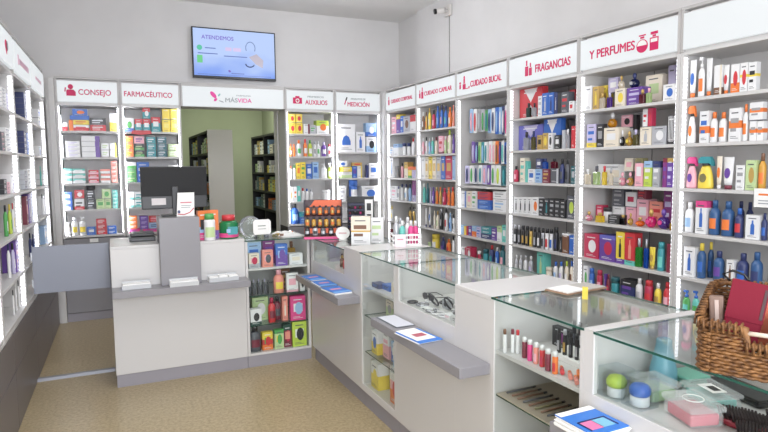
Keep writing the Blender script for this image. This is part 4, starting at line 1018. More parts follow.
# storeroom racks
M_RACK=pmat('black_rack',(30,30,30),.5)
M_RACKP=pmat('pale_rack_side',(204,200,194),.6)
def rack(name,label,x,y0,y1,bays,zs,panel):
    """rack whose shelves face -X"""
    t=thing(name,label,'storage rack',(x,y0,0),0,'storage racks in the room behind the doorway'); L=y1-y0; D=.32
    if panel: MB().box(-.002,D,-.012,-.001,0,2.08,M_RACKP).build('end_panel',t)
    MB().box(D-.01,D,0,L,0,2.07,M_RACK).build('back_panel',t)
    for i in range(bays+1):
        y=L*i/bays; MB().box(0,D-.011,max(0,y-.015),min(L,y+.015) if i else .02,0,2.07,M_RACK).build('upright',t)
    for z in zs:
        MB().box(.002,D-.0115,.021,L-.016,z-.03,z,M_RACK).build('shelf',t)
    return t
ZR=[.35,.65,.95,1.22,1.50,1.78,2.07]
rack('storage_rack','dark storage rack with a pale side panel behind the doorway',1.165,8.0,10.0,2,ZR,True)
rack('storage_rack','dark two-bay storage rack along the far storeroom wall',2.125,8.1,9.8,2,ZR,False)
rackcols=['w','lg','c','g','y','o','td','s','w','dg','go','lb']
for (x,y0,L,nm) in ((1.165,8.0,2.0,'pale-sided rack'),(2.125,8.1,1.7,'far rack')):
    for si,z in enumerate(ZR[:-1]):
        if z<.9 : continue
        for bi in range(2):
            y=y0+L*bi/2+.05; k=0; end=y0+L*(bi+1)/2-.05
            while True:
                w=random.uniform(.07,.17)
                if y+w>end: break
                c=random.choice(rackcols); h=random.uniform(.10,.22)
                cname={'w':'white','lg':'pale green','c':'cream','g':'grey','y':'yellow','o':'orange','td':'dark teal','s':'silver','dg':'dark grey','go':'gold','lb':'pale blue'}[c]
                product('box',c+'+Sdg',w,.18,h,'%s carton, %s in %s bay, %s shelf of the %s'%(cname,ORD[k],('near','far')[bi],ORD[5-si],nm),(x+.12,y+w/2,z+.001),-PI/2,'medicine cartons in the storeroom','storeroom_carton','box')
                y+=w+random.uniform(.004,.05); k+=1

# television
t=thing('television','wall-mounted television showing a pale blue health advert','television',(1.383,7.18,2.90),0)
w,h=.962,.57
MB().box(-.15,.15,-.03,-.001,-.12,.12,M_BLACK).build('wall_bracket',t)
tv=MB().box(-w/2,w/2,-.075,-.031,-h/2,h/2,M_BLACK).build('frame',t,.004)
def screen_mat():
    m,nt,b=nodes('tv_picture'); b.inputs['Base Color'].default_value=(.02,.02,.03,1); b.inputs['Roughness'].default_value=.6; b.inputs['Specular IOR Level'].default_value=.15
    tc=nt.nodes.new('ShaderNodeTexCoord'); sx=nt.nodes.new('ShaderNodeSeparateXYZ'); nt.links.new(tc.outputs['Generated'],sx.inputs[0])
    n=nt.nodes.new('ShaderNodeTexNoise'); n.inputs['Scale'].default_value=2.2; nt.links.new(tc.outputs['Generated'],n.inputs['Vector'])
    ad=nt.nodes.new('ShaderNodeMath'); ad.operation='ADD'; nt.links.new(sx.outputs['Z'],ad.inputs[0]); nt.links.new(n.outputs['Fac'],ad.inputs[1])
    r=nt.nodes.new('ShaderNodeValToRGB'); e=r.color_ramp.elements; e[0].position=.35; e[0].color=(*lin((112,152,244)),1); e[1].position=1.25; e[1].color=(*lin((190,212,255)),1)
    nt.links.new(ad.outputs[0],r.inputs['Fac']); nt.links.new(r.outputs['Color'],b.inputs['Emission Color']); b.inputs['Emission Strength'].default_value=.72
    return m
def em(name,rgb,s=.66): return pmat(name,(10,10,12),.3,emit=s,emit_rgb=rgb)
scr=MB().box(-w/2+.014,w/2-.014,-.0775,-.0755,-h/2+.028,h/2-.014,screen_mat()).build('screen',t)
y0,y1=-.0788,-.0779
P=MB(); 
P.prism(ell(-.40,.055,.030,.030),y0,y1,em('screen_green',(90,205,170))); P.prism(rect(-.43,-.37,-.115,-.03),y0,y1,em('screen_leaf',(110,215,140)))
for (a,b_,z,c) in ((-.34,-.22,.05,'d'),(-.42,-.20,-.012,'d'),(-.13,.14,-.03,'d'),(-.05,.10,-.225,'d'),(-.43,.42,-.247,'l')):
    P.prism(rect(a,b_,z,z+.010),y0,y1,em('screen_line',(86,110,190)) if c=='d' else em('screen_line_pale',(110,140,220)))
for (a,b_) in ((-.11,-.04),(-.02,.07)): P.prism(rect(a,b_,.035,.075),y0,y1,em('screen_blush',(226,206,248)))
P.prism([(.16,-.02),(.25,.02),(.33,-.05),(.32,-.14),(.24,-.10)],y0,y1,em('screen_hand',(190,180,196)))
P.prism(ell(-.07,-.195,.016,.012,12,-.6),y0,y1,em('screen_logo',(120,80,190)))
P.build('picture_shapes',scr)
def arc(cx,cz,rx,rz,a0,a1,n=16): return [(cx+rx*math.cos(a0+(a1-a0)*k/n),-.0784,cz+rz*math.sin(a0+(a1-a0)*k/n)) for k in range(n+1)]
MB().tube(arc(.18,.085,.055,.07,-.5,PI+.5),.005,em('screen_tube',(120,140,190))).build('stethoscope_picture',scr); MB().tube(arc(.17,-.10,.05,.035,PI,2*PI-.2),.007,em('screen_dark',(40,56,110))).build('earpiece_picture',scr)
lettering('ATENDEMOS',scr,-.375,.155,-.0784,.05,.36,em('screen_text',(132,110,214)),'LEFT')

# security camera with cable
t=thing('security_camera','small white security camera high on the wall above the CAPILAR sign','camera',(3.505,5.80,3.30),0)
MB().box(-.03,.0,-.06,.06,-.06,.06,pmat('camera_white',(214,210,206),.5)).build('junction_box',t,.004)
MB().tube([(-.028,0,0),(-.062,.0,.0)],.014,MATS['camera_white'],10).build('arm',t)
cb=MB().tube([(-.06,.0,.0),(-.15,.03,-.015)],.030,MATS['camera_white'],14).build('housing',t)
MB().tube([(-.1505,.0302,-.0151),(-.175,.038,-.019)],.029,M_BLACK,14).build('lens',cb)
tag(MB().tube([(3.503,5.80,3.239),(3.503,5.80,2.9),(3.503,5.795,2.3)],.004,pmat('cable_grey',(150,146,142),.6)).build('cable'),'thin grey cable running down the wall below the security camera','cable')

# ---------------------------------------------------------------- grey gate and floor strip
t=thing('swing_gate','grey flap gate between the drawer wall and the service desk','gate',(-.555,4.985,0),0)
MB().box(0,.515,0,.03,.672,1.022,M_GATE).build('panel',t,.003)
MB().box(-.008,-.0005,.004,.026,.72,.78,M_METAL).box(-.008,-.0005,.004,.026,.92,.98,M_METAL).build('hinge',t)
b=MB().prism([(-.03,0),(.03,0),(.02,.02),(-.02,.02)],0,.535,pmat('strip_grey',(150,152,160),.35,.3))
o=b.build('cable_cover'); o.rotation_euler=(0,0,-PI/2); o.location=(-.572,5.03,0); tag(o,'grey cable strip lying on the floor below the gate','floor strip')

# ---------------------------------------------------------------- service desk
X0,X1,YF,YB,TOP=-.03,.922,4.6,5.16,1.036
t=thing('service_desk','white front desk with a grey ledge and plinth','desk',(X0,YF,0),0); W=X1-X0; D=YB-YF
MB().box(0,W,0,.02,.094,TOP-.0205,M_WHITE).build('front_panel',t,.0015)
for a in (0,W-.02): MB().box(a,a+.02,.0205,D,.094,TOP-.0205,M_WHITE).build('side_panel',t)
MB().box(0,W,0,D,TOP-.02,TOP,M_WHITE).build('top',t,.002)
MB().box(.004,W-.001,.006,D,0,.0935,M_PLINTH).build('plinth',t)
MB().box(.0,W,-.190,-.0005,.692,.74,M_GREY).build('ledge',t,.003)
t=MB(); poly=[(-.100,.7415),(-.005,.7415),(-.005,TOP+.001),(.17,TOP+.001),(.17,1.232),(-.100,1.232)]
b=t; n=len(poly)
bb=len(b.v); xs0,xs1=.297,.577; mi=b.mi(M_GREY)
b.v += [(xs0,YF+y,z) for y,z in poly]+[(xs1,YF+y,z) for y,z in poly]
b.f.append(tuple(range(n))); b.f.append(tuple(n+k for k in reversed(range(n)))); b.m+=[mi,mi]; b.smooth+=[False]*2
for k in range(n):
    k2=(k+1)%n; b.f.append((k2,k,n+k,n+k2)); b.m.append(mi); b.smooth.append(False)
tag(b.build('monitor_riser',None,.002),'tall grey box rising from the desk ledge under the monitor','riser')
# monitor seen from behind
t=thing('computer_monitor','black monitor turned away, standing on the grey riser','monitor',(.43,4.70,1.2332),0)
MB().box(-.235,.235,-.02,.012,.055,.37,M_BLACK).build('casing',t,.006)
MB().box(-.235,.235,-.028,-.0205,.15,.365,pmat('monitor_back',(15,14,15),.5,spec=.3)).build('back_cover',t,.003)
MB().box(-.022,.022,-.045,-.0285,.012,.22,M_BLACK).build('neck',t,.003)
MB().box(-.10,.06,-.085,.06,0,.011,M_BLACK).build('foot',t,.003)
MB().box(-.165,-.065,-.0232,-.0205,.085,.135,pmat('sticker_grey',(206,200,200),.5)).build('sticker',t)
MB().box(.05,.15,-.0282,-.0283,.3,.3,M_BLACK)
t=thing('notice_card','white standing notice card with a red curved stripe before the monitor','card',(.492,4.585,1.2332),0)
c=MB().prism([(-.064,0),(.062,0),(.066,.176),(-.052,.176)],0,.003,M_PAPER).build('sheet',t)
MB().tube([(-.055,-.001,.018),(-.01,-.001,.014),(.03,-.001,.028),(.059,-.001,.06)],.0035,cm('r')).build('red_stripe',c)
MB().prism(ell(-.047,.035,.010,.012),-.0016,-.0002,cm('n')).build('blue_mark',c)
lettering('                ',c,0,.1,-.001,.01,None,M_LGREY) if False else None
MB().prism(rect(-.035,.045,.098,.107),-.0012,-.0002,pmat('print_rose',(200,120,130),.5)).prism(rect(-.03,.04,.078,.083),-.0012,-.0002,M_LGREY).prism(rect(-.03,.035,.064,.069),-.0012,-.0002,M_LGREY).build('print',c)
# black receipt printer behind the riser
t=thing('receipt_printer','low black machine lying on the desk left of the grey riser'.replace('left of','beside'),'printer',(.215,4.93,TOP+.0008),0)
MB().box(-.11,.075,-.12,.12,0,.035,M_BLACK).build('base',t,.004); MB().box(-.10,.07,-.08,.11,.0355,.058,M_BLACK).build('lid',t,.005); MB().box(-.09,.06,-.1225,-.1202,.012,.018,pmat('slot_grey',(90,90,94),.4)).build('slot',t)
# small things on the desk
def dz(px,py,z=1.036): return None
product('box','hp*.25,lb*.2,o+Lk',.085,.05,.225,'tall orange carton with a black patch beside the monitor riser',(.628,4.70,TOP+.0008),.12,'orange cartons on the desk','carton','box')
product('box','v*.3,o+So',.085,.05,.225,'tall orange carton behind the green-capped white bottle',(.705,4.735,TOP+.0008),0,'orange cartons on the desk','carton','box')
product('can','w/gn/lg',.085,.06,.205,'white bottle with green cap and leaf label on the desk',(.668,4.638,TOP+.0008),0,None)
t=thing('plastic_jar','squat green plastic jar with a red lid at the desk end','jar',(.822,4.70,TOP+.0008),0)
MB().lathe([(.066,0),(.074,.008),(.074,.115),(.062,.134),(.047,.140)],pmat('green_plastic',(40,140,84),.2,0,.35),24).build('body',t)
MB().lathe([(.050,.1405),(.050,.180),(.045,.184)],cm('r'),24).build('lid',t)
MB().lathe([(.0748,.012),(.0748,.045)],cm('hp'),24,cap=False).build('lower_band',t)
MB().box(-.02,.055,-.0785,-.070,.035,.095,cm('t')).box(-.03,.0,-.0787,-.0786,.05,.08,cm('lb')).build('label',t)
# acrylic holders with cards on the ledge
def holder(x,w,label,cards,rz=0,y=4.512):
    t=thing('card_holder',label,'card holder',(x,y,.7408),rz,'clear card holders on the desk ledge')
    MB().box(-w/2,w/2,-.04,.03,0,.006,M_PAPER).box(-w/2,w/2,-.043,-.0405,0,.030,pmat('frosted_holder',(222,224,226),.2,0,.3)).box(-w/2,w/2,.0305,.033,0,.05,MATS['frosted_holder']).build('tray',t)
    for i in range(cards):
        cw=w/cards
        MB().box(-w/2+cw*i+.004,-w/2+cw*(i+1)-.004,-.03+.012*(i%2),.029,.0065,.036+.008*(i%2),M_PAPER).box(-w/2+cw*i+.012,-w/2+cw*(i+1)-.014,-.0315+.012*(i%2),-.0302+.012*(i%2),.012,.019,pmat('print_grey',(150,156,150),.5)).build('card_stack',t)
holder(.13,.19,'clear holder of white cards at the gate end of the ledge',1,.03)
holder(.448,.20,'clear holder of white cards in front of the grey riser',1,.0,4.492-.035)
holder(.735,.22,'clear holder of assorted white cards near the showcase',3,.06)

# ---------------------------------------------------------------- corner showcase beside the desk
t=thing('display_cabinet','glass fronted white showcase full of gift packs beside the desk','display cabinet',(.924,4.6,0),0); W=.524; D=.55
for a,b_ in ((0,.02),(W-.02,W)): MB().box(a,b_,0,D,.094,1.010,M_WHITE).build('side_panel',t,.001)
MB().box(.0205,W-.0205,D-.015,D,.094,1.010,M_WHITE).build('back_panel',t)
MB().box(0,W,.006,D,0,.0935,M_PLINTH).build('plinth',t)
MB().box(.0205,W-.0205,.001,D-.0155,.094,.112,M_WHITE).build('bottom_board',t)
MB().box(.0205,W-.0205,.02,D-.0155,.775,.792,M_WHITE).build('shelf',t)
for z in (.565,.325): MB().box(.0205,W-.0205,.02,D-.0155,z,z+.006,GLASS,M_GEDGE).build('glass_shelf',t)
MB().box(.0005,W-.0005,-.004,D,1.0105,1.0185,GLASS,M_GEDGE).build('glass_top',t)
MB().box(.0215,W-.0215,.004,.008,.113,1.009,GLASS).build('glass_front',t)
SX,SY=.924,4.6
def sc_item(kind,cols,x,y,z,w,d,h,label,rz=0,name=None,cat=None): return product(kind,cols,w,d,h,label,(SX+x,SY+y,z+.0008),rz,'gift packs in the desk showcase',name,cat)
# upper shelf
sc_item('box','s*.3,c+Lp+Ecr',.075,.07,.792,.085,.06,.115,'clear pack with red and white figure on the upper showcase shelf',.1,'gift_box','box')
sc_item('box','sa+Lp+Edg',.185,.06,.792,.085,.06,.135,'coral pink box with a dark oval on the upper showcase shelf',0,'gift_box','box')
sc_item('box','v*.5,b+Llb+Ev',.305,.08,.792,.095,.07,.175,'tall blue and violet gift box on the upper showcase shelf',-.08,'gift_box','box')
sc_item('box','lb+Lb',.105,.20,.792,.12,.06,.185,'pale blue gift box standing behind the clear pack',0,'gift_box','box')
sc_item('box','pl+Lv',.235,.22,.792,.10,.06,.20,'dark violet gift box standing behind the coral box',0,'gift_box','box')
sc_item('box','w+Lc',.425,.09,.792,.11,.08,.09,'low white box near the corner end of the upper shelf',-.05,'gift_box','box')
sc_item('perf','go/br',.435,.23,.792,.06,.05,.17,'brown and gold bottle behind the low white box')
# second shelf
for i in range(11):
    sc_item('bot',('dg/s','k/k','dg/lv')[i%3],.045+i*.0145,.065+.015*(i%2),.571,.013,.013,.10+.012*((i*7)%3),'%s small dark bottle from the desk end, in the row on the glass shelf'%ORD[i],0,'nail_polish_bottle','bottle')
sc_item('bot','sa/p/y',.275,.06,.571,.085,.07,.19,'pink and yellow rounded bottle on the glass showcase shelf')
sc_item('box','p*.1,w+Lp',.385,.06,.571,.095,.05,.155,'white framed pink gift box on the glass showcase shelf',-.06,'gift_box','box')
sc_item('box','w+Ek',.468,.06,.571,.04,.05,.11,'narrow white box with black circle on the glass shelf',0,'gift_box','box')
sc_item('box','br+Sgo',.36,.2,.571,.08,.06,.17,'brown gift box at the back of the glass showcase shelf',0,'gift_box','box')
# third shelf
sc_item('box','gr*.2,w+Ek',.075,.06,.331,.09,.06,.13,'white and black pack on the lower glass shelf',.08,'gift_box','box')
sc_item('box','lg+Ew',.145,.2,.331,.13,.07,.19,'soft green gift bag at the back of the lower glass shelf',0,'gift_bag','bag')
sc_item('bot','r/cr/m',.215,.07,.331,.06,.05,.20,'red bottle with red cap on the lower glass shelf')
sc_item('bot','m/k/dg',.275,.13,.331,.06,.05,.195,'dark bottle behind the red bottle on the glass shelf')
sc_item('box','sa+Bc',.325,.09,.331,.045,.05,.20,'slim peach gift box on the lower glass shelf',0,'gift_box','box')
sc_item('box','hp+Lw+Elb',.425,.055,.331,.125,.06,.20,'bright pink lunch case with a pale panel in the showcase',-.05,'gift_case','case')
# bottom
sc_item('bot','dg/k/m',.07,.065,.112,.095,.07,.205,'dark grey bottle on the bottom board of the showcase')
sc_item('box','o*.3,r*.3,y+Lgn+Er',.168,.07,.112,.085,.05,.145,'red and yellow pouch on the bottom board of the showcase',.05,'gift_pouch','pouch')
sc_item('box','lg*.8,gn+Ly+Egn',.262,.06,.112,.075,.05,.155,'green carton with yellow figure on the showcase bottom board',0,'gift_box','box')
sc_item('box','m*.75,gr+Ecr+Lsa',.335,.075,.112,.068,.06,.185,'dark red pack with green top on the showcase bottom board',0,'gift_box','box')
sc_item('box','lim+Lw+Ek',.432,.055,.112,.118,.06,.205,'lime green lunch case with pale picture in the showcase',-.04,'gift_case','case')

# ---------------------------------------------------------------- long counter on the right
CX=1.45; CXB=1.98; CT=1.036
def local(x,y,z=0): return (x,y,z)
def win_glass(t,y0,y1,z0,z1): MB().box(.004,.008,y0,y1,z0,z1,GLASS).build('glass_front',t)
def unit(label,y0,y1): return thing('counter_unit',label,'counter',(CX,y0,0),0,'units of the long white counter')
WD=CXB-CX
def plinth(t,L,m=M_PLINTH): MB().box(.022,WD,.0005,L-.0005,0,.115,m).build('plinth',t)
def ledge(t,y0,y1): MB().box(-.155,-.0006,y0,y1,.692,.74,M_GREY).build('ledge',t,.003)
# A: from the corner to the first white block
y0,y1=3.525,4.572; L=y1-y0; t=unit('white counter unit in the corner with a ledge of blue leaflets',y0,y1)
MB().box(0,.02,0,.29,.1155,CT-.0205,M_WHITE).box(0,.02,.29,L,.1155,.838,M_WHITE).box(0,.02,L-.05,L,.838,1.009,M_WHITE).build('front_panel',t,.001)
MB().box(.0005,WD,.0005,.29,CT-.02,CT,M_WHITE).build('white_top',t,.002)
for a in (.0,.272,L-.018): MB().box(.0205,WD,a,a+.018,.1155,1.0085 if a else CT-.0205,M_WHITE).build('side_panel',t)
MB().box(WD-.015,WD,.2905,L-.0185,.84,1.0085,M_WHITE).build('back_panel',t)
MB().box(.0205,WD-.0155,.2905,L-.0185,.823,.838,M_WHITE).build('showcase_floor',t)
MB().box(-.003,WD,.291,L,1.0095,1.0175,GLASS,M_GEDGE).build('glass_top',t)
win_glass(t,.291,L-.051,.839,1.009); plinth(t,L); ledge(t,.006,.97)
# B: tall glass tower
y0,y1=3.005,3.524; L=y1-y0; t=unit('tall glass fronted counter showcase with baby packs',y0,y1)
for a in (0,L-.018): MB().box(0,WD,a,a+.018,.1155,1.0245,M_WHITE).build('side_panel',t,.001)
MB().box(0,.02,.0185,L-.0185,.1155,.16,M_WHITE).box(.0205,WD-.0155,.0185,L-.0185,.1155,.155,M_WHITE).build('bottom_board',t)
MB().box(WD-.015,WD,.0185,L-.0185,.1155,1.0245,M_WHITE).build('back_panel',t)
MB().box(.02,WD-.0155,.0185,L-.0185,.80,.815,M_WHITE).build('shelf',t)
for z in (.615,.372): MB().box(.02,WD-.0155,.0185,L-.0185,z,z+.006,GLASS,M_GEDGE).build('glass_shelf',t)
MB().box(-.003,WD,.0005,L,1.0255,1.0335,GLASS,M_GEDGE).build('glass_top',t)
win_glass(t,.019,L-.019,.161,1.024); plinth(t,L)
# C: window unit with the second ledge
y0,y1=2.353,3.0045; L=y1-y0; t=unit('white counter unit with accessories behind its window',y0,y1)
MB().box(0,.02,0,L,.1155,.828,M_WHITE).box(0,.02,L-.05,L,.828,1.0245,M_WHITE).build('front_panel',t,.001)
for a in (0,L-.018): MB().box(.0205,WD,a,a+.018,.1155,1.0245,M_WHITE).build('side_panel',t)
MB().box(WD-.015,WD,.0185,L-.0185,.1155,1.0245,M_WHITE).build('back_panel',t)
MB().box(.0205,WD-.0155,.0185,L-.0185,.813,.828,M_WHITE).build('showcase_floor',t)
MB().box(-.003,WD,0,L-.0005,1.0255,1.0335,GLASS,M_GEDGE).build('glass_top',t)
win_glass(t,.001,L-.051,.829,1.024); plinth(t,L); MB().box(-.155,-.0006,-.29,L,.692,.74,M_GREY).build('ledge',t,.003)
# D: white block
y0,y1=2.056,2.3525; L=y1-y0; t=unit('plain white counter block between the two window showcases',y0,y1)
MB().box(0,.02,0,L,.1155,CT-.0205,M_WHITE).build('front_panel',t,.001)
for a in (0,L-.018): MB().box(.0205,WD,a,a+.018,.1155,CT-.0205,M_WHITE).build('side_panel',t)
MB().box(0,WD,0,L,CT-.02,CT,M_WHITE).build('white_top',t,.002); plinth(t,L)
# E: lip gloss showcase
y0,y1=1.513,2.0555; L=y1-y0; t=unit('glass fronted counter showcase with lip glosses',y0,y1)
MB().box(0,WD,0,.018,.1155,1.0245,M_WHITE).build('side_panel',t,.001); MB().box(0,WD,L-.018,L,.1155,1.0245,M_WHITE).build('side_panel',t,.001)
MB().box(WD-.015,WD,.0185,L-.0185,.1155,1.0245,M_WHITE).build('back_panel',t)
MB().box(0.,WD-.0155,.0185,L-.0185,.1155,.155,M_WHITE).build('bottom_board',t)
MB().box(.012,WD-.0155,.0185,L-.0185,.790,.806,M_WHITE).build('shelf',t)
MB().box(.012,WD-.0155,.0185,L-.0185,.605,.611,GLASS,M_GEDGE).build('glass_shelf',t)
MB().box(-.003,WD,.0005,L-.0005,1.0255,1.0335,GLASS,M_GEDGE).build('glass_top',t)
win_glass(t,.019,L-.019,.156,1.024); plinth(t,L)
# F: window unit by the basket
y0,y1=.35,1.5125; L=y1-y0; t=unit('white counter unit with hairbrushes and boxes under the basket',y0,y1)
MB().box(0,.02,0,L,.1155,.815,M_WHITE).box(0,.02,L-.045,L,.815,1.0275,M_WHITE).build('front_panel',t,.001)
for a in (0,L-.018): MB().box(.0205,WD,a,a+.018,.1155,1.0275 if a else 1.0245,M_WHITE).build('side_panel',t)
MB().box(0,WD,L-.045,L,1.028,CT,M_WHITE).build('top_strip',t)
MB().box(WD-.015,WD,.0185,L-.0185,.1155,1.0245,M_WHITE).build('back_panel',t)
MB().box(.0205,WD-.0155,.0185,L-.0185,.800,.815,M_WHITE).build('showcase_floor',t)
MB().box(-.003,WD,0,L-.0455,1.0255,1.0335,GLASS,M_GEDGE).build('glass_top',t)
win_glass(t,.001,L-.046,.816,1.024); plinth(t,L); ledge(t,.1,L-.01)

# leaflets on the ledges
M_BLUE=pmat('leaflet_blue',(52,120,206),.4); M_BLUE2=pmat('leaflet_sky',(120,176,232),.4)
def leaflets(x,y,rz,w,l,n,label,motif,z=.7408,name='leaflet_stack',group='leaflets on the counter ledges'):
    t=thing(name,label,'leaflets',(x,y,z),rz,group)
    for i in range(n):
        j=random.uniform(-.004,.004)
        MB().box(-w/2+j,w/2+j,-l/2-j,l/2-j,i*.004,i*.004+.0035,M_BLUE if i==n-1 else M_PAPER).build('leaflet',t)
    zt=n*.004
    if motif=='rose': MB().box(-w*.3,w*.3,-l*.05,l*.12,zt,zt+.0006,pmat('leaflet_rose',(226,150,170),.4)).box(-w*.5,w*.5,-l*.5,-l*.34,zt,zt+.0006,M_BLUE2).build('print',t)
    if motif=='glasses':
        o=MB(); o.box(-w*.05,w*.30,-l*.34,-l*.02,zt,zt+.0006,pmat('leaflet_sea',(130,190,216),.4)); o.box(-w*.36,-w*.03,-l*.34,-l*.02,zt,zt+.0006,pmat('leaflet_pink',(236,120,170),.4))
        o.box(-w*.5,w*.5,l*.34,l*.5,zt,zt+.0006,M_PAPER)
        o.tube([(-w*.4,-l*.36,zt+.001),(-w*.4,0,zt+.001),(0,.0,zt+.001),(w*.34,0,zt+.001),(w*.34,-l*.36,zt+.001)],.0022,pmat('leaflet_navy',(30,40,90),.4),5); o.build('print',t)
    return t
leaflets(1.372,4.27,.08,.125,.20,2,'blue leaflets at the corner end of the first ledge','rose')
leaflets(1.372,4.02,.0,.125,.20,2,'blue leaflets in the middle of the first ledge','rose')
leaflets(1.360,3.74,.12,.13,.21,4,'thick pile of blue leaflets at the outer end of the first ledge','rose')
t=thing('paper_sheet','blank white sheet lying flat on the second ledge','paper',(1.385,2.86,.7408),.02)
MB().box(-.062,.055,-.12,.12,0,.003,PLASTIC).box(-.055,.05,-.115,.115,.0035,.005,pmat('pale_sheet',(208,210,218),.45)).build('sheet',t)
t=leaflets(1.358,2.55,.10,.135,.22,2,'blue and white leaflets lying open on the second ledge','none')
MB().box(-.06,.05,-.08,.115,.0085,.0105,M_PAPER).box(-.03,.035,-.03,.02,.0110,.0115,pmat('leaflet_red',(180,84,100),.4)).build('white_leaflet',t)
leaflets(1.366,1.385,.02,.15,.17,9,'pile of bright blue leaflets with pink and blue spectacles on the last ledge','glasses')

# ---- things inside the counter showcases
G1='accessories behind the counter windows'
def pr(kind,cols,x,y,z,w,d,h,label,rz=-PI/2,group=None,name=None,cat=None): return product(kind,cols,w,d,h,label,(x,y,z+.0008),rz,group,name,cat)
# corner window: small bottles
for i,(c,dx,y) in enumerate((('br/k',.10,3.93),('c/w',.14,4.0),('r/k',.09,4.03),('w/s',.15,4.10),('br/go',.10,4.12),('c/k',.13,4.2))):
    pr('bot',c,1.45+dx,y,.838,.035,.035,.085,'%s small bottle from the white block, inside the corner window'%ORD[i],group='small bottles in the corner window',name='cosmetic_bottle',cat='bottle')
# tower
def sunglasses(x,y,z,rz,m,label,group=None):
    t=thing('sunglasses',label,'sunglasses',(x,y,z),rz,group)
    for s in (-1,1): MB().prism(ell(s*.034,.022,.030,.020,16),-.003,.0,m).build('lens',t)
    MB().box(-.008,.008,-.003,0,.022,.028,m).build('bridge',t)
    for s in (-1,1): MB().tube([(s*.066,0,.03),(s*.066,.09,.026),(s*.06,.13,.004)],.0025,m).build('temple',t)
    return t
pr('box','n+Sb',1.53,3.40,.815,.10,.06,.03,'navy flat case at the corner end of the tower shelf',name='glasses_case',cat='case')
pr('box','b+Sk',1.56,3.30,.815,.10,.06,.035,'blue and black flat case on the tower shelf',name='glasses_case',cat='case')
pr('box','pl+Sk',1.66,3.26,.815,.11,.06,.055,'dark plum case at the back of the tower shelf',name='glasses_case',cat='case')
pr('box','c+Lgo',1.56,3.12,.815,.14,.09,.07,'cream carton at the outer end of the tower shelf')
pr('bot','dg/k/s',1.80,3.10,.815,.06,.06,.14,'dark grey bottle at the back of the tower shelf')
pr('box','lg*.6,c+Eg',1.62,3.36,.621,.10,.08,.11,'pale green and cream pack on the upper glass shelf')
pr('box','y*.5,w+Eb',1.54,3.42,.378,.09,.08,.15,'white and yellow baby pack on the lower glass shelf')
pr('box','p*.5,w+Sp',1.57,3.31,.378,.09,.08,.17,'pink and white baby pack on the lower glass shelf')
pr('box','b*.5,lb+Lw',1.57,3.20,.378,.08,.07,.13,'blue baby pack on the lower glass shelf')
pr('box','lb*.3,w+Sp',1.54,3.09,.378,.10,.08,.15,'white pack with pink lines at the outer end of the glass shelf')
pr('box','y*.55,w+Ey',1.53,3.40,.155,.11,.08,.17,'large yellow and white pouch at the tower bottom',name='baby_pack',cat='pack')
pr('box','y*.4,w+Eg',1.60,3.27,.155,.10,.08,.18,'pale pouch with yellow foot at the tower bottom',name='baby_pack',cat='pack')
pr('box','o*.45,p*.3,w+Er',1.53,3.11,.155,.11,.08,.19,'pink and orange pouch at the outer end of the tower bottom',name='baby_pack',cat='pack')
# window C: hair slides, rings and sunglasses
MBL=pmat('dark_accessory',(52,50,56),.35); MSI=pmat('silver_accessory',(178,178,184),.25,.7); MWH=pmat('white_accessory',(222,220,222),.4)
def ring(x,y,z,r,m,label,tilt=0,rr=.006):
    o=MB().tube([(r*math.cos(2*PI*k/20),r*math.sin(2*PI*k/20),0) for k in range(20)],rr,m,8,True).build('bracelet'); o.location=(x,y,z+rr+.0008 if not tilt else z+r*abs(math.sin(tilt))+rr+.001); o.rotation_euler=(0,tilt,0); return tag(o,label,'bracelet','bracelets behind the counter window')
places=['nearest'] 
AC=[(1.50,2.88),(1.52,2.80),(1.56,2.75),(1.60,2.86),(1.50,2.66),(1.58,2.62),(1.50,2.54),(1.52,2.44),(1.66,2.78),(1.64,2.52),(1.56,2.50),(1.62,2.44),(1.70,2.64),(1.50,2.60)]
for i,(xy,m,tl) in enumerate(zip(AC,(MBL,MSI,MBL,MWH,MSI,MBL,MWH,MSI,MBL,MSI,MWH,MBL,MSI,MWH),(0,0,1.0,0,0,1.1,0,.8,0,0,1.2,1.0,0,0))):
    ring(xy[0],xy[1],.828,.026+.006*(i%3),m,'%s %s bracelet in the accessories window, counted from the tower end'%((ORD+['thirteenth','fourteenth'])[i],{MBL.name:'dark',MSI.name:'silver',MWH.name:'white'}[m.name]),tl,.0055)
for i,(px,lab,m) in enumerate((((1.60,2.91),'dark sunglasses at the tower end of the accessories window',MBL),((1.74,2.70),'silver framed sunglasses at the back of the accessories window',MSI),((1.74,2.50),'round dark glasses beside the plain white block',MBL))):
    sunglasses(px[0],px[1]-.03,.8288,-PI/2,m,lab,'sunglasses behind the accessories window')
for i,px in enumerate(((1.485,2.71),(1.50,2.49),(1.49,2.40),(1.60,2.68),(1.70,2.56),(1.58,2.55))):
    pr('box',('w+Edg','w+Sp','w+Sg','s+Ek','w+Ek','w+Sp')[i],px[0]+.01,px[1],.828,.06,.04,.012+.012*(i%4),'%s small jewellery card in the accessories window, counted from the glass'%ORD[i],group='jewellery cards in the window',name='jewellery_card',cat='card')
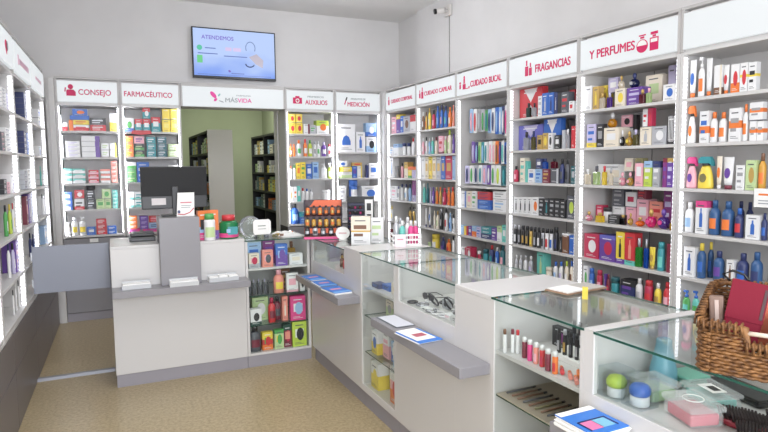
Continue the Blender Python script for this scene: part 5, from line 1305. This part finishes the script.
# lip gloss showcase
YE=1.513
def lg(px,py): return None
gl=[('m/w/m',(522,357)),('hp/w/hp',(527.5,360)),('sa/w/p',(533.5,362)),('r/w/cr',(539.5,366)),('m/w/m',(546,370)),('o/w/r',(552.5,374))]
GP=[(1.495, 1.901),(1.491, 1.862),(1.489, 1.822),(1.488, 1.784),(1.478, 1.738),(1.480, 1.701)]
GN=['maroon','hot pink','peach','red','dark wine','coral red']
for i,xy in enumerate(GP):
    pr('can',('m/w/m','hp/w/hp','sa/w/p','r/w/cr','m/w/m','o/w/r')[i],xy[0]+.01,xy[1],.806,.022,.022,.085,'%s lip gloss with white cap in the front row'%GN[i],group='lip glosses in the front row',name='lip_gloss',cat='lip gloss')
for i,(xy,c,n) in enumerate(zip(((1.448, 1.997),(1.477, 1.982),(1.488, 1.962)),('w/br/w','w/m/w','w/r/w'),('brown','maroon','red'))):
    pr('can',c,xy[0]+.025,xy[1]-.005,.806,.016,.016,.10,'slim white tube with %s top beside the white block'%n,group='slim lip tubes',name='lip_tube',cat='lip gloss')
for i,xy in enumerate(((1.464, 1.917),(1.518, 1.962),(1.516, 1.993))):
    pr('jar','w/s',xy[0]+.07,xy[1],.806,.03,.03,.022,'%s tiny white pot counted from the white block'%ORD[i],group='tiny white pots',name='cream_pot',cat='pot')
t=thing('makeup_stand','low white tiered stand holding the black mascaras','stand',(1.68,1.76,.8068),0)
MB().box(-.07,.09,-.15,.10,0,.018,M_PAPER).build('lower_step',t); MB().box(.0,.09,-.15,.10,.0185,.036,M_PAPER).build('upper_step',t)
for i in range(7):
    x,y=(1.635,1.845-.034*i) ; 
    pr('can',('k/k/s','k/s/go','k/k/dg')[i%3],x,y,.825,.017,.017,.105,'%s black mascara from the white block, front row of the stand'%ORD[i],group='black mascaras',name='mascara',cat='mascara')
for i in range(7):
    x,y=(1.715,1.845-.034*i)
    pr('can',('k/k/dg','k/k/s','k/g/k')[i%3],x,y,.843,.017,.017,.105,'%s black mascara from the white block, back row of the stand'%ORD[i],group='black mascaras',name='mascara',cat='mascara')
t=pr('box','k+Epl',1.74,1.94,.806,.10,.03,.085,'black eyeshadow palette leaning near the mascaras',name='eyeshadow_palette',cat='palette')
for i,xy in enumerate(((1.511, 1.698),(1.501, 1.643),(1.486, 1.595),(1.538, 1.637))):
    m=('r','sa','sa','o')[i]; b=MB().tube([(-.03,0,.009),(.016,0,.009)],.0085,cm(m),10); o=b.build('lipstick'); MB().tube([(.0165,0,.009),(.035,0,.009)],.007,cm('o'),10).build('cap',o)
    o.location=(xy[0]+.01,xy[1],.8068); o.rotation_euler=(0,0,.9); tag(o,'%s coral lipstick lying in front of the mascaras, counted from the lip glosses'%ORD[i],'lipstick','lipsticks lying on the shelf')
t=thing('pencil_tray','flat tray of dark eyeliner pencils on the glass shelf','tray',(1.60,1.86,.6118),0)
MB().box(-.14,.18,-.17,.17,0,.006,pmat('tray_taupe',(178,166,150),.5)).build('tray_base',t,.001)
for i in range(9):
    y=-.15+i*.037; c=('br','dg','br','ol','br','dg','br','br','dg')[i]
    b=MB().tube([(-.105,0,.005),(.03,0,.005)],.0045,cm(c),8); o=b.build('eyeliner_pencil'); MB().tube([(.0305,0,.005),(.05,0,.005)],.005,cm('k'),8).build('cap',o)
    o.location=(1.60,1.86+y,.6184); o.rotation_euler=(0,0,.02); tag(o,'%s eyeliner pencil from the basket end of the flat tray'%ORD[i],'pencil','eyeliner pencils in the tray')
pr('box','w+Sk',1.74,1.66,.6186,.09,.05,.02,'flat white and black compact on the glass shelf',name='compact',cat='compact') if False else None
pr('box','cr+Sm',1.84,1.74,.611,.09,.05,.06,'dark red pouch at the back of the glass shelf',name='makeup_pouch',cat='pouch')
pr('box','k+Ss',1.82,1.60,.611,.08,.06,.08,'black make-up box at the back of the glass shelf',name='makeup_box',cat='box')

# window F: boxes, toys and brushes
ZF=.815
def soft_box(name,label,cat,x,y,rz,w,d,h,m,inner=None,lid=None,r=.012):
    t=thing(name,label,cat,(x,y,ZF+.0008),rz)
    b=MB().box(-w/2,w/2,-d/2,d/2,0,h*.72,m); b.build('body',t,r)
    if inner: MB().box(-w*.42,w*.42,-d*.42,d*.42,.004,h*.6,inner).build('contents',t,.006)
    MB().box(-w/2-.003,w/2+.003,-d/2-.003,d/2+.003,h*.725,h,lid or m).build('lid',t,.004)
    return t
F=[(1.512,1.424),(1.520,1.334),(1.728,1.435),(1.615,1.372),(1.81,1.385),(1.575,1.185),(1.745,1.25),(1.885,1.24)]
def ball_pot(x,y,c,label):
    t=thing('baby_pot',label,'pot',(x,y,ZF+.0008),0,'pots in clear boxes')
    MB().lathe([(.026,0),(.030,.004),(.030,.03),(.027,.034)],pmat('pot_white',(222,222,220),.4),20).build('base',t)
    MB().lathe([(.029,.0345),(.033,.042),(.033,.055),(.025,.068),(.010,.073)],cm(c),20).build('lid',t)
    MB().box(-.040,.040,-.040,.040,-.0004,.10,PLASTIC).build('clear_box',t)
    return t
ball_pot(F[0][0],F[0][1],'lim','lime green lidded pot in a clear box in the window corner')
ball_pot(F[1][0],F[1][1],'b','blue lidded pot in a clear box behind the window')
o=MB().lathe([(.040,0),(.047,.01),(.045,.06),(.034,.11),(.026,.15),(.026,.165),(.020,.17)],pmat('teal_glaze',(112,166,182),.35),24).build('bottle'); o.location=(F[2][0],F[2][1]-.015,ZF+.001)
tag(o,'grey-blue bottle standing at the back of the window showcase','bottle')
CLG=pmat('clear_green_box',(150,186,150),.25,0,.5); CLR=pmat('frosted_box',(214,196,194),.25,0,.6); CLT=pmat('clear_teal_box',(90,180,180),.25,0,.4)
soft_box('hair_tie_box','clear green box with a grey label behind the blue pot','box',F[3][0],F[3][1]-.01,-.15,.11,.12,.065,FROSTED,pmat('pale_green_ties',(140,186,120),.5),FROSTED)
t=soft_box('mint_case','soft mint green case at the back of the window','case',F[4][0],F[4][1],-.1,.09,.10,.045,pmat('mint_soft',(128,192,172),.5),None,None,.014)
t=soft_box('hair_tie_box','frosted box with pink hair ties by the window glass','box',F[5][0],F[5][1],-.3,.11,.14,.066,FROSTED,pmat('hair_tie_pink',(206,84,106),.6),FROSTED)
MB().prism(rect(-.03,.03,-.02,.02),.0,.0,M_PAPER) if False else None
lab=MB().tube([(.03*math.cos(2*PI*k/20),.03*math.sin(2*PI*k/20),.0675) for k in range(20)],.0015,M_PAPER,5,True).build('ring_label',t)
t=soft_box('hair_tie_box','low teal box with a printed lid beyond the frosted box','box',F[6][0],F[6][1],-.3,.11,.15,.05,FROSTED,cm('tq'),FROSTED)
MB().box(-.03,.02,-.05,.03,.0508,.0514,M_PAPER).box(-.015,.01,-.035,.005,.0518,.0524,M_BLACK).build('label',t)
soft_box('black_case','flat black case lying at the back of the window showcase','case',F[7][0],F[7][1],-.15,.10,.22,.03,M_BLACK)
M_BRIST=pmat('bristle_black',(36,22,26),.7); M_WINE=pmat('brush_wine',(150,30,52),.35)
def hairbrush(x,y,rz,label,hm):
    t=thing('hairbrush',label,'hairbrush',(x,y,ZF+.0008),rz,'hairbrushes in the showcase')
    n=20; rings=[[(.072*f*math.cos(2*PI*k/n),.040*f*math.sin(2*PI*k/n),z) for k in range(n)] for z,f in ((0,.85),(.006,1),(.014,1),(.020,.85))]
    MB().loft(rings,hm).build('head',t)
    b=MB()
    for i in range(-8,9):
        for j in range(-4,5):
            x0,y0=i*.0082+.004*(j%2),j*.0085
            if (x0/.066)**2+(y0/.036)**2<1: b.tube([(x0,y0,.0195),(x0*1.12,y0*1.12,.044)],.0034,M_BRIST,5)
    o=b.build('bristles',t); o['kind']='stuff'
    MB().tube([(.070,0,.010),(.088,0,.011),(.125,0,.012),(.175,0,.012),(.19,0,.011)],.009,hm,10).build('handle',t)
    return t
B0=(1.665,1.085); B1=(1.60,.985); B2=(1.76,1.00)
hairbrush(B0[0],B0[1],-1.3,'wine and black hairbrush behind the frosted box',M_WINE)
hairbrush(B1[0],B1[1],-1.45,'black hairbrush with teal rim closest to the window glass',pmat('brush_navy',(30,46,60),.3))
hairbrush(B2[0],B2[1],-1.4,'plain black hairbrush partly hidden by the other two',M_BLACK)

# ---------------------------------------------------------------- things on the counter tops
# clear jar pair with a white label
JX=1.045; t=thing('candy_jar','round clear plastic jar with a blank white label by the desk','jar',(1.035,4.76,1.0195),0)
t.scale=(1.12,1.1,1.15)
o=MB()
def disc(cx,m,parent,nm):
    rings=[]
    for k in range(9):
        a=-PI/2+PI*k/8; rings.append((math.cos(a),math.sin(a)))
    b=MB(); n=22
    b.loft([[(cx+.078*(.80+.2*c)*math.cos(2*PI*q/n),.045*s,.080+.078*(.80+.2*c)*math.sin(2*PI*q/n)) for q in range(n)] for c,s in rings],m); return b.build(nm,parent)
disc(-.03,pmat('clear_bowl',(236,240,244),.04,0,.9),t,'jar_body')
b=MB().prism([(-.055,.035),(.055,.035),(.064,.05),(.064,.125),(.05,.14),(-.05,.14),(-.064,.125),(-.064,.05)],-.058,-.055,M_PAPER).prism(rect(-.03,.025,.092,.099),-.0590,-.0581,pmat('print_grey',(150,156,150),.5)).prism(rect(-.03,.028,.072,.076),-.0590,-.0581,MATS['print_grey']); o=b.build('label',t); o.location=(.045,0,-.008)
o=MB().lathe([(.064,0),(.07,.004),(.05,.012)],PLASTIC,20,.7).build('foot',t); o.location=(-.03,0,-.0002)
# sweets scattered beside it
for i,(x,y,c,n) in enumerate(((1.13,4.75,'dg','dark'),(1.165,4.80,'s','silver'),(1.20,4.74,'ol','olive'),(1.235,4.79,'go','gold'),(1.255,4.73,'br','brown'))):
    product('box',c+'+Ss',.032,.03,.022,'small %s box lying on the showcase glass beside the clear jar'%n,(x,y,1.0195),.3*i,'small boxes on the showcase glass','trinket_box','box')
# open magazine
def magazine(name,x,y,z,rz,w,l,label,mc,th=.012,tilt=0):
    t=thing(name,label,'magazine',(x,y,z),rz)
    b=MB(); n=8
    for s in (-1,1):
        up=[(s*w*k/n, th*(.35+.65*math.sin(PI*min(1,k/n*1.1+.08)))*(1-.55*k/n)) for k in range(n+1)]
        poly=[(0 if k==0 else a,0) for k,(a,_) in enumerate(up)]
        b.prism(up+[(q[0],0) for q in reversed(up)] if s>0 else [(q[0],0) for q in reversed(up)][::1]+up, -l/2,l/2,mc)
    b.build('pages',t)
    return t
magazine('magazine',1.325,4.81,1.0195,.15,.10,.26,'open white magazine lying on the corner showcase glass',M_PAPER,.03)
t=thing('magazine','open magazine with brown edges lying on the lip gloss showcase','magazine',(1.86,1.995,1.0368),.12)
MB().box(-.13,.13,-.065,.062,0,.006,pmat('page_brown',(150,120,96),.5)).build('cover',t); MB().box(-.12,.0,-.058,.055,.0065,.012,M_PAPER).build('pages',t); MB().box(.004,.125,-.058,.055,.0065,.010,pmat('page_grey',(180,176,170),.5)).build('pages',t)
yx=(1.767, 1.842)
product('box','y',.022,.02,.05,'small bright yellow box at the back of the lip gloss showcase top',(yx[0],yx[1],1.0345),-.8,None)
# nail-polish display
NX,NY=1.545,4.525
t=thing('polish_display','orange and black stepped display of small bottles on the counter corner','display stand',(NX,NY,1.0185),-.35)
M_OR=pmat('display_body',(62,38,46),.4); M_OR2=pmat('display_orange',(226,100,52),.4); M_NV=pmat('display_navy',(32,34,64),.4)
b=MB(); xs=.15
prof=[(-.14,0),(.12,0),(.12,.27),(.10,.30),(.075,.30),(.06,.19),(.0,.17),(.0,.10),(-.06,.08),(-.06,.035),(-.14,.02)]
bb=MB(); mi=bb.mi(M_OR); n=len(prof)
bb.v=[(-xs,y,z) for y,z in prof]+[(xs,y,z) for y,z in prof]
bb.f=[tuple(range(n)),tuple(n+k for k in reversed(range(n)))]; bb.m=[mi,mi]; bb.smooth=[False]*2
for k in range(n):
    k2=(k+1)%n; bb.f.append((k2,k,n+k,n+k2)); bb.m.append(mi); bb.smooth.append(False)
bb.build('stepped_body',t)
MB().box(-xs-.004,-xs-.0005,.0,.12,.0,.30,M_NV).build('side_card',t); MB().box(xs+.0005,xs+.004,-.02,.12,.0,.30,M_NV).build('side_card',t)
MB().box(-xs,xs,-.1425,-.1405,.002,.02,cm('hp')).build('front_strip',t); MB().prism([(-xs+.04,.245),(xs,.245),(xs,.298),(-xs+.08,.298)],.066,.0735,M_OR2).build('header_card',t); MB().box(-xs,xs,-.0625,-.0605,.040,.078,M_OR2).box(-xs,xs,-.1395,-.075,.0206,.0212,cm('sa')).build('step_card',t)
ca,sa_=math.cos(-.35),math.sin(-.35)
def onDisp(lx,ly,lz): return (NX+lx*ca-ly*sa_, NY+lx*sa_+ly*ca, 1.0185+lz)
for r_,(ly,lz,cols,nm) in enumerate(((-.10,.0285,('k/k/s','s/k/k','dg/k/s'),'lowest'),(-.03,.0915,('go/k/o','am/k/go'),'middle'),(.03,.181,('o/k/go','br/k/o'),'top'))):
    for i in range(6 if r_ else 5):
        k=6 if r_ else 5
        lx=-.125+.25*i/(k-1)
        if r_==1 and False: continue
        product('bot',cols[i%len(cols)],.034 if r_ else .042,.03,.075,'%s small bottle from the desk side on the %s step of the orange display'%(ORD[i],nm),onDisp(lx,ly,lz),-.35,'small bottles on the orange display','nail_polish_bottle','bottle')
# black slanted lipstick stand beside it
t=thing('lipstick_stand','tall black stand with slanted rows of lipsticks and white lettering strip','display stand',(1.82,4.40,1.0185),-.45)
MB().box(-.11,.11,.0,.06,0,.012,M_BLACK).box(-.11,.11,.05,.065,.0125,.31,M_BLACK).build('board',t)
for i in range(6):
    o=MB().box(-.10,.03,-.012,.049,.03+i*.045,.048+i*.045,M_NV).build('tier',t); o.rotation_euler=(0,.0,0)
    for j in range(3): pass
MB().box(.035,.10,.044,.0495,.02,.30,M_PAPER).box(.05,.085,.0425,.0437,.06,.10,M_BLACK).box(.05,.085,.0425,.0437,.13,.18,M_BLACK).box(.05,.085,.0425,.0437,.21,.27,M_BLACK).build('white_strip',t)
MB().box(-.11,.11,.035,.07,.3105,.325,M_BLACK).build('cap_strip',t)
cb_,sb_=math.cos(-.45),math.sin(-.45)
for i in range(5):
    for j in range(3):
        lx,ly,lz=-.085+j*.042,.018,.0485+i*.045
        product('can',('m/k','k/s','hp/k')[(i+j)%3],.018,.018,.026,'%s lipstick on the %s tier of the black stand, counted from the orange display'%(ORD[j],ORD[i]),(1.82+lx*cb_-ly*sb_,4.40+lx*sb_+ly*cb_,1.0185+lz),-.45,'lipsticks on the black stand','lipstick','lipstick')
# round white sign
t=thing('price_sign','oval white sign standing in front of the orange display','sign',(1.615,4.27,1.0185),-.5)
MB().prism(ell(0,.055,.055,.050,26),0,.004,M_PAPER).build('disc',t); MB().box(-.03,.03,-.012,.018,0,.0045,M_PAPER).build('foot',t); MB().prism(rect(-.03,.03,.052,.058),-.0012,-.0003,MATS['print_rose']).build('print',t)
# cartons on the white block
pr('box','w*.45,go*.06,c+Sbr',1.655,3.99,1.0178,.14,.08,.205,'pale carton with a gold line and brown marks standing beside the oval sign',-.5,name='counter_box',cat='box')
pr('box','w*.5,w+Slg',1.80,4.03,1.0178,.10,.07,.185,'white carton with a green label behind the pale carton',-.45,name='counter_box',cat='box')
t=thing('polish_rack','small dark rack of wine-red bottles beyond the white cartons','rack',(1.93,3.93,1.0185),-.4)
MB().box(-.06,.06,-.03,.03,0,.02,M_BLACK).box(-.06,.06,.02,.03,.0205,.10,pmat('rack_wine',(90,24,36),.4)).build('body',t)
# white basket of bottles
t=thing('white_basket','small white slatted basket on the white counter block','basket',(1.85,3.655,1.0368),-.3); b=MB(); w,d,h=.20,.13,.085
b.box(-w/2,w/2,-d/2,d/2,0,.004,M_PAPER)
b.build('base',t)
b=MB()
for z in (.012,.045,.078): b.box(-w/2,w/2,-d/2,-d/2+.004,z-.006,z+.006,M_PAPER).box(-w/2,w/2,d/2-.004,d/2,z-.006,z+.006,M_PAPER).box(-w/2,-w/2+.004,-d/2,d/2,z-.006,z+.006,M_PAPER).box(w/2-.004,w/2,-d/2,d/2,z-.006,z+.006,M_PAPER)
for i in range(11):
    x=-w/2+.002+(w-.004)*i/10; b.box(x-.002,x+.002,-d/2-.001,-d/2+.003,.004,h,M_PAPER); b.box(x-.002,x+.002,d/2-.003,d/2+.001,.004,h,M_PAPER)
b.build('slats',t)
cb3,sb3=math.cos(-.3),math.sin(-.3)
for i,(lx,ly,c,hh,lab) in enumerate(((-.065,.0,'s/w',.20,'silver bottle with white cap'),(-.025,-.02,'tq/w/tq',.17,'aqua bottle with white cap'),(.02,.02,'w/w',.19,'plain white bottle'),(.035,-.025,'hp/w/p',.17,'pink bottle with white cap'),(.072,.005,'hp/w/hp',.165,'hot pink bottle with white cap'),(-.03,.032,'w/s',.185,'white bottle with grey cap'))):
    product('bot',c,.042,.04,hh,lab+' standing in the white basket',(1.85+lx*cb3-ly*sb3,3.655+lx*sb3+ly*cb3,1.0416),-.3,'bottles in the white basket')
t=thing('price_card','pale pink price card leaning on the white basket','card',(1.775,3.585,1.0368),-.45)
MB().box(-.038,.038,0,.004,0,.085,pmat('card_blush',(238,218,224),.5)).box(-.02,.02,-.0012,-.0002,.05,.056,MATS['print_rose']).build('sheet',t)

# ---------------------------------------------------------------- wicker basket with wallets
BA=-1.12; BX_,BY_=1.42,1.065; ux,uy=math.cos(BA),math.sin(BA); nx_,ny_=-uy,ux
t=thing('wicker_basket','wicker basket of wallets standing on the counter by the window showcase','basket',(BX_,BY_,1.0345),BA)
W,D,R=.36,.23,.035
def path(s):
    """rounded rectangle, s in 0..1 starting at the front corner; returns x, y and outward normal"""
    Ls=[W-2*R,PI*R/2,D-2*R,PI*R/2,W-2*R,PI*R/2,D-2*R,PI*R/2]; tot=sum(Ls); q=s%1*tot
    for k,l in enumerate(Ls):
        if q<=l or k==7: break
        q-=l
    if k==0: return (R+q,0,0,-1)
    if k==2: return (W,R+q,1,0)
    if k==4: return (W-R-q,D,0,1)
    if k==6: return (0,D-R-q,-1,0)
    c={1:(W-R,R,-PI/2),3:(W-R,D-R,0),5:(R,D-R,PI/2),7:(R,R,PI)}[k]; a=c[2]+q/R
    return (c[0]+R*math.cos(a),c[1]+R*math.sin(a),math.cos(a),math.sin(a))
def rim(x,y):
    f=y/D; h=.128+.075*f
    if y<.03 and .115<x<.30: h=.085
    if x>.95*W: h=.14+.06*f
    return h
NS=160; rows=22; b=MB()
for r_ in range(rows):
    z=.006+r_*.0092; run=[]
    def flush():
        global run
    pts=[]
    for k in range(NS+1):
        x,y,nx,ny=path(k/NS); ok=z<rim(x,y)-.006
        if ok:
            off=.0030*math.sin(k*PI*.5+r_*PI); pts.append((x+nx*off,y+ny*off,z+.001*math.sin(k*1.7+r_)))
        if (not ok or k==NS) and len(pts)>2: b.tube(pts,0.0049,M_WICKER,5); pts=[]
        elif not ok: pts=[]
b.build('woven_wall',t)
b=MB()
pts=[]
for k in range(NS):
    x,y,nx,ny=path(k/NS); pts.append((x,y,rim(x,y)+.004+.0025*math.sin(k*1.3)))
b.tube(pts,.009,M_WICKER,7,True)
for k in range(0,NS,2):
    x,y,nx,ny=path(k/NS); z=rim(x,y); b.tube([(x+nx*.013,y+ny*.013,z-.012),(x+nx*.010,y+ny*.010,z+.013),(x-nx*.008,y-ny*.008,z+.016)],.004,M_WICKER,4)
b.build('rim',t)
MB().box(.012,W-.012,.012,D-.012,.004,.010,M_WICKER).build('base',t)
MB().tube([(.10,.0,.122),(.20,-.004,.124),(.315,.0,.122)],.006,pmat('handle_cream',(222,206,190),.5),8).build('handle',t)
def inb(lx,ly,lz): return (BX_+lx*ux+ly*nx_, BY_+lx*uy+ly*ny_, 1.0345+lz)
def wallet(name,label,cat,lx,ly,lz,w,h,th,m,rz,tilt,roll,strap=False,flap=True):
    t=thing(name,label,cat,inb(lx,ly,lz)); t.rotation_euler=(tilt,roll,BA+rz)
    MB().box(-w/2,w/2,-th/2,th/2,0,h,m).build('body',t,.004)
    if flap: MB().box(-w/2-.001,w/2+.001,-th/2-.003,-th/2-.0005,h*.45,h+.001,m).build('flap',t,.001)
    return t
M_RED=pmat('leather_red',(118,16,40),.6,spec=.25,bump=.1,bscale=300); M_TAN=pmat('leather_tan',(160,78,42),.6,bump=.1,bscale=300); M_COR=pmat('leather_coral',(222,124,94),.5,bump=.1,bscale=300); M_BRN=pmat('leather_brown',(112,54,32),.5,bump=.1,bscale=300)
tw=wallet('wallet','red flap wallet with a dark zip standing in the wicker basket','wallet',.080,.09,.045,.088,.195,.030,M_RED,.12,-.12,.16)
MB().box(.034,.0415,-.0195,-.0182,.10,.183,pmat('zip_dark',(70,40,44),.5)).build('zip',tw)
MB().tube([(-.05,.0,.186),(-.07,.0,.20),(-.05,.0,.215),(-.02,.0,.21),(.0,.0,.188)],.004,M_BLACK,6).build('wrist_strap',tw)
wallet('wallet','coral wallet behind the red wallet in the basket','wallet',.22,.175,.05,.20,.165,.028,M_COR,.05,-.1,.0,flap=False)
wallet('wallet','tan wallet leaning at the cut-out side of the basket','wallet',.248,.105,.045,.14,.125,.022,M_TAN,.1,-.1,-.2,flap=False)
wallet('wallet','brown wallet in front of the tan wallet in the basket','wallet',.25,.065,.042,.13,.105,.022,M_BRN,.1,-.1,-.28,flap=False)
t=wallet('glasses_pouch','grey-brown ribbed pouch at the end of the wicker basket','pouch',.036,.10,.03,.036,.16,.030,pmat('pouch_taupe',(128,104,92),.6),.1,-.06,-.06,flap=False)
MB().box(-.004,.006,-.0170,-.0152,.02,.15,pmat('pouch_edge',(190,170,160),.4)).build('pale_edge',t)

# shelf-edge cards
t=thing('shelf_card','white price card with an orange line hanging under the spray bottles','card',rp('R',4.905,-.004,0),ROWS['R'][3])
MB().box(-.125,.13,-.003,.0,1.352,1.452,M_PAPER).build('sheet',t); MB().box(-.10,.05,-.0042,-.0032,1.415,1.425,cm('o')).box(-.10,.10,-.0042,-.0032,1.385,1.390,M_LGREY).box(-.10,.08,-.0042,-.0032,1.37,1.375,M_LGREY).prism(ell(.095,1.428,.014,.010),-.0042,-.0032,cm('lg')).build('print',t)
tag(MB().prism([(.215,1.955),(.228,1.99),(.405,1.99),(.42,1.955),(.31,1.942)],6.822,6.8255,cm('r')).build('shelf_tag'),'red pointed tag on the top shelf edge of the FARMACÉUTICO bay','tag')
tag(MB().box(-.23,-.15,6.8270,6.8308,.825,.862,M_PAPER).build('price_ticket'),'small white ticket on the drawer front under the CONSEJO bay','ticket')

# ---------------------------------------------------------------- light
w=bpy.data.worlds.new('World'); sc.world=w; w.use_nodes=True
bg=w.node_tree.nodes['Background']; bg.inputs[0].default_value=(*lin((226,236,255)),1); bg.inputs[1].default_value=.6
def area(name,loc,rot,sx,sy,power,col=(255,252,246)):
    l=bpy.data.lights.new(name,'AREA'); l.shape='RECTANGLE'; l.size=sx; l.size_y=sy; l.energy=power; l.color=lin(col)
    o=bpy.data.objects.new(name,l); COL.objects.link(o); o.location=loc; o.rotation_euler=rot; return o
def fill_point(name,loc,power,rad=.16,col=(246,249,255)):
    l=bpy.data.lights.new(name,'POINT'); l.energy=power; l.shadow_soft_size=rad; l.color=lin(col)
    o=bpy.data.objects.new(name,l); COL.objects.link(o); o.location=loc; return o
area('shop_window_daylight',(.1,-2.1,1.75),(PI/2,0,-.02),1.8,2.6,148,(246,249,255))
fill_point('upper_room_fill',(2.0,5.2,2.95),22)  # unseen point light added to brighten the upper walls and ceiling
area('overhead_fill',(.7,2.6,3.42),(0,0,0),1.2,2.0,38,(250,250,252))  # unseen overhead light added to brighten the floor and counter tops
area('storeroom_fill',(1.8,9.0,3.1),(0,0,0),(.6),.6,42,(236,244,220))  # unseen light added to lift the dim storeroom

# ---------------------------------------------------------------- camera
CF,YAW,PIT,ROL=(589.51881, 0.432281, 0.086869, -0.010512)
cam=bpy.data.cameras.new('camera'); co=bpy.data.objects.new('camera',cam); COL.objects.link(co); sc.camera=co
cam.sensor_width=36; cam.lens=CF*36/768; cam.clip_start=.05
F_=Vector((math.sin(YAW)*math.cos(PIT),math.cos(YAW)*math.cos(PIT),-math.sin(PIT))); R_=Vector((math.cos(YAW),-math.sin(YAW),0)); U_=R_.cross(F_)
R2=R_*math.cos(ROL)+U_*math.sin(ROL); U2=U_*math.cos(ROL)-R_*math.sin(ROL)
m=Matrix((R2,U2,-F_)).transposed().to_4x4(); m.translation=Vector((0,0,1.6)); co.matrix_world=m
sc.cycles.transparent_max_bounces=24
sc.cycles.max_bounces=8
vs=sc.view_settings; vs.view_transform='Standard'; vs.look='None'; vs.gamma=1; vs.exposure=0.42
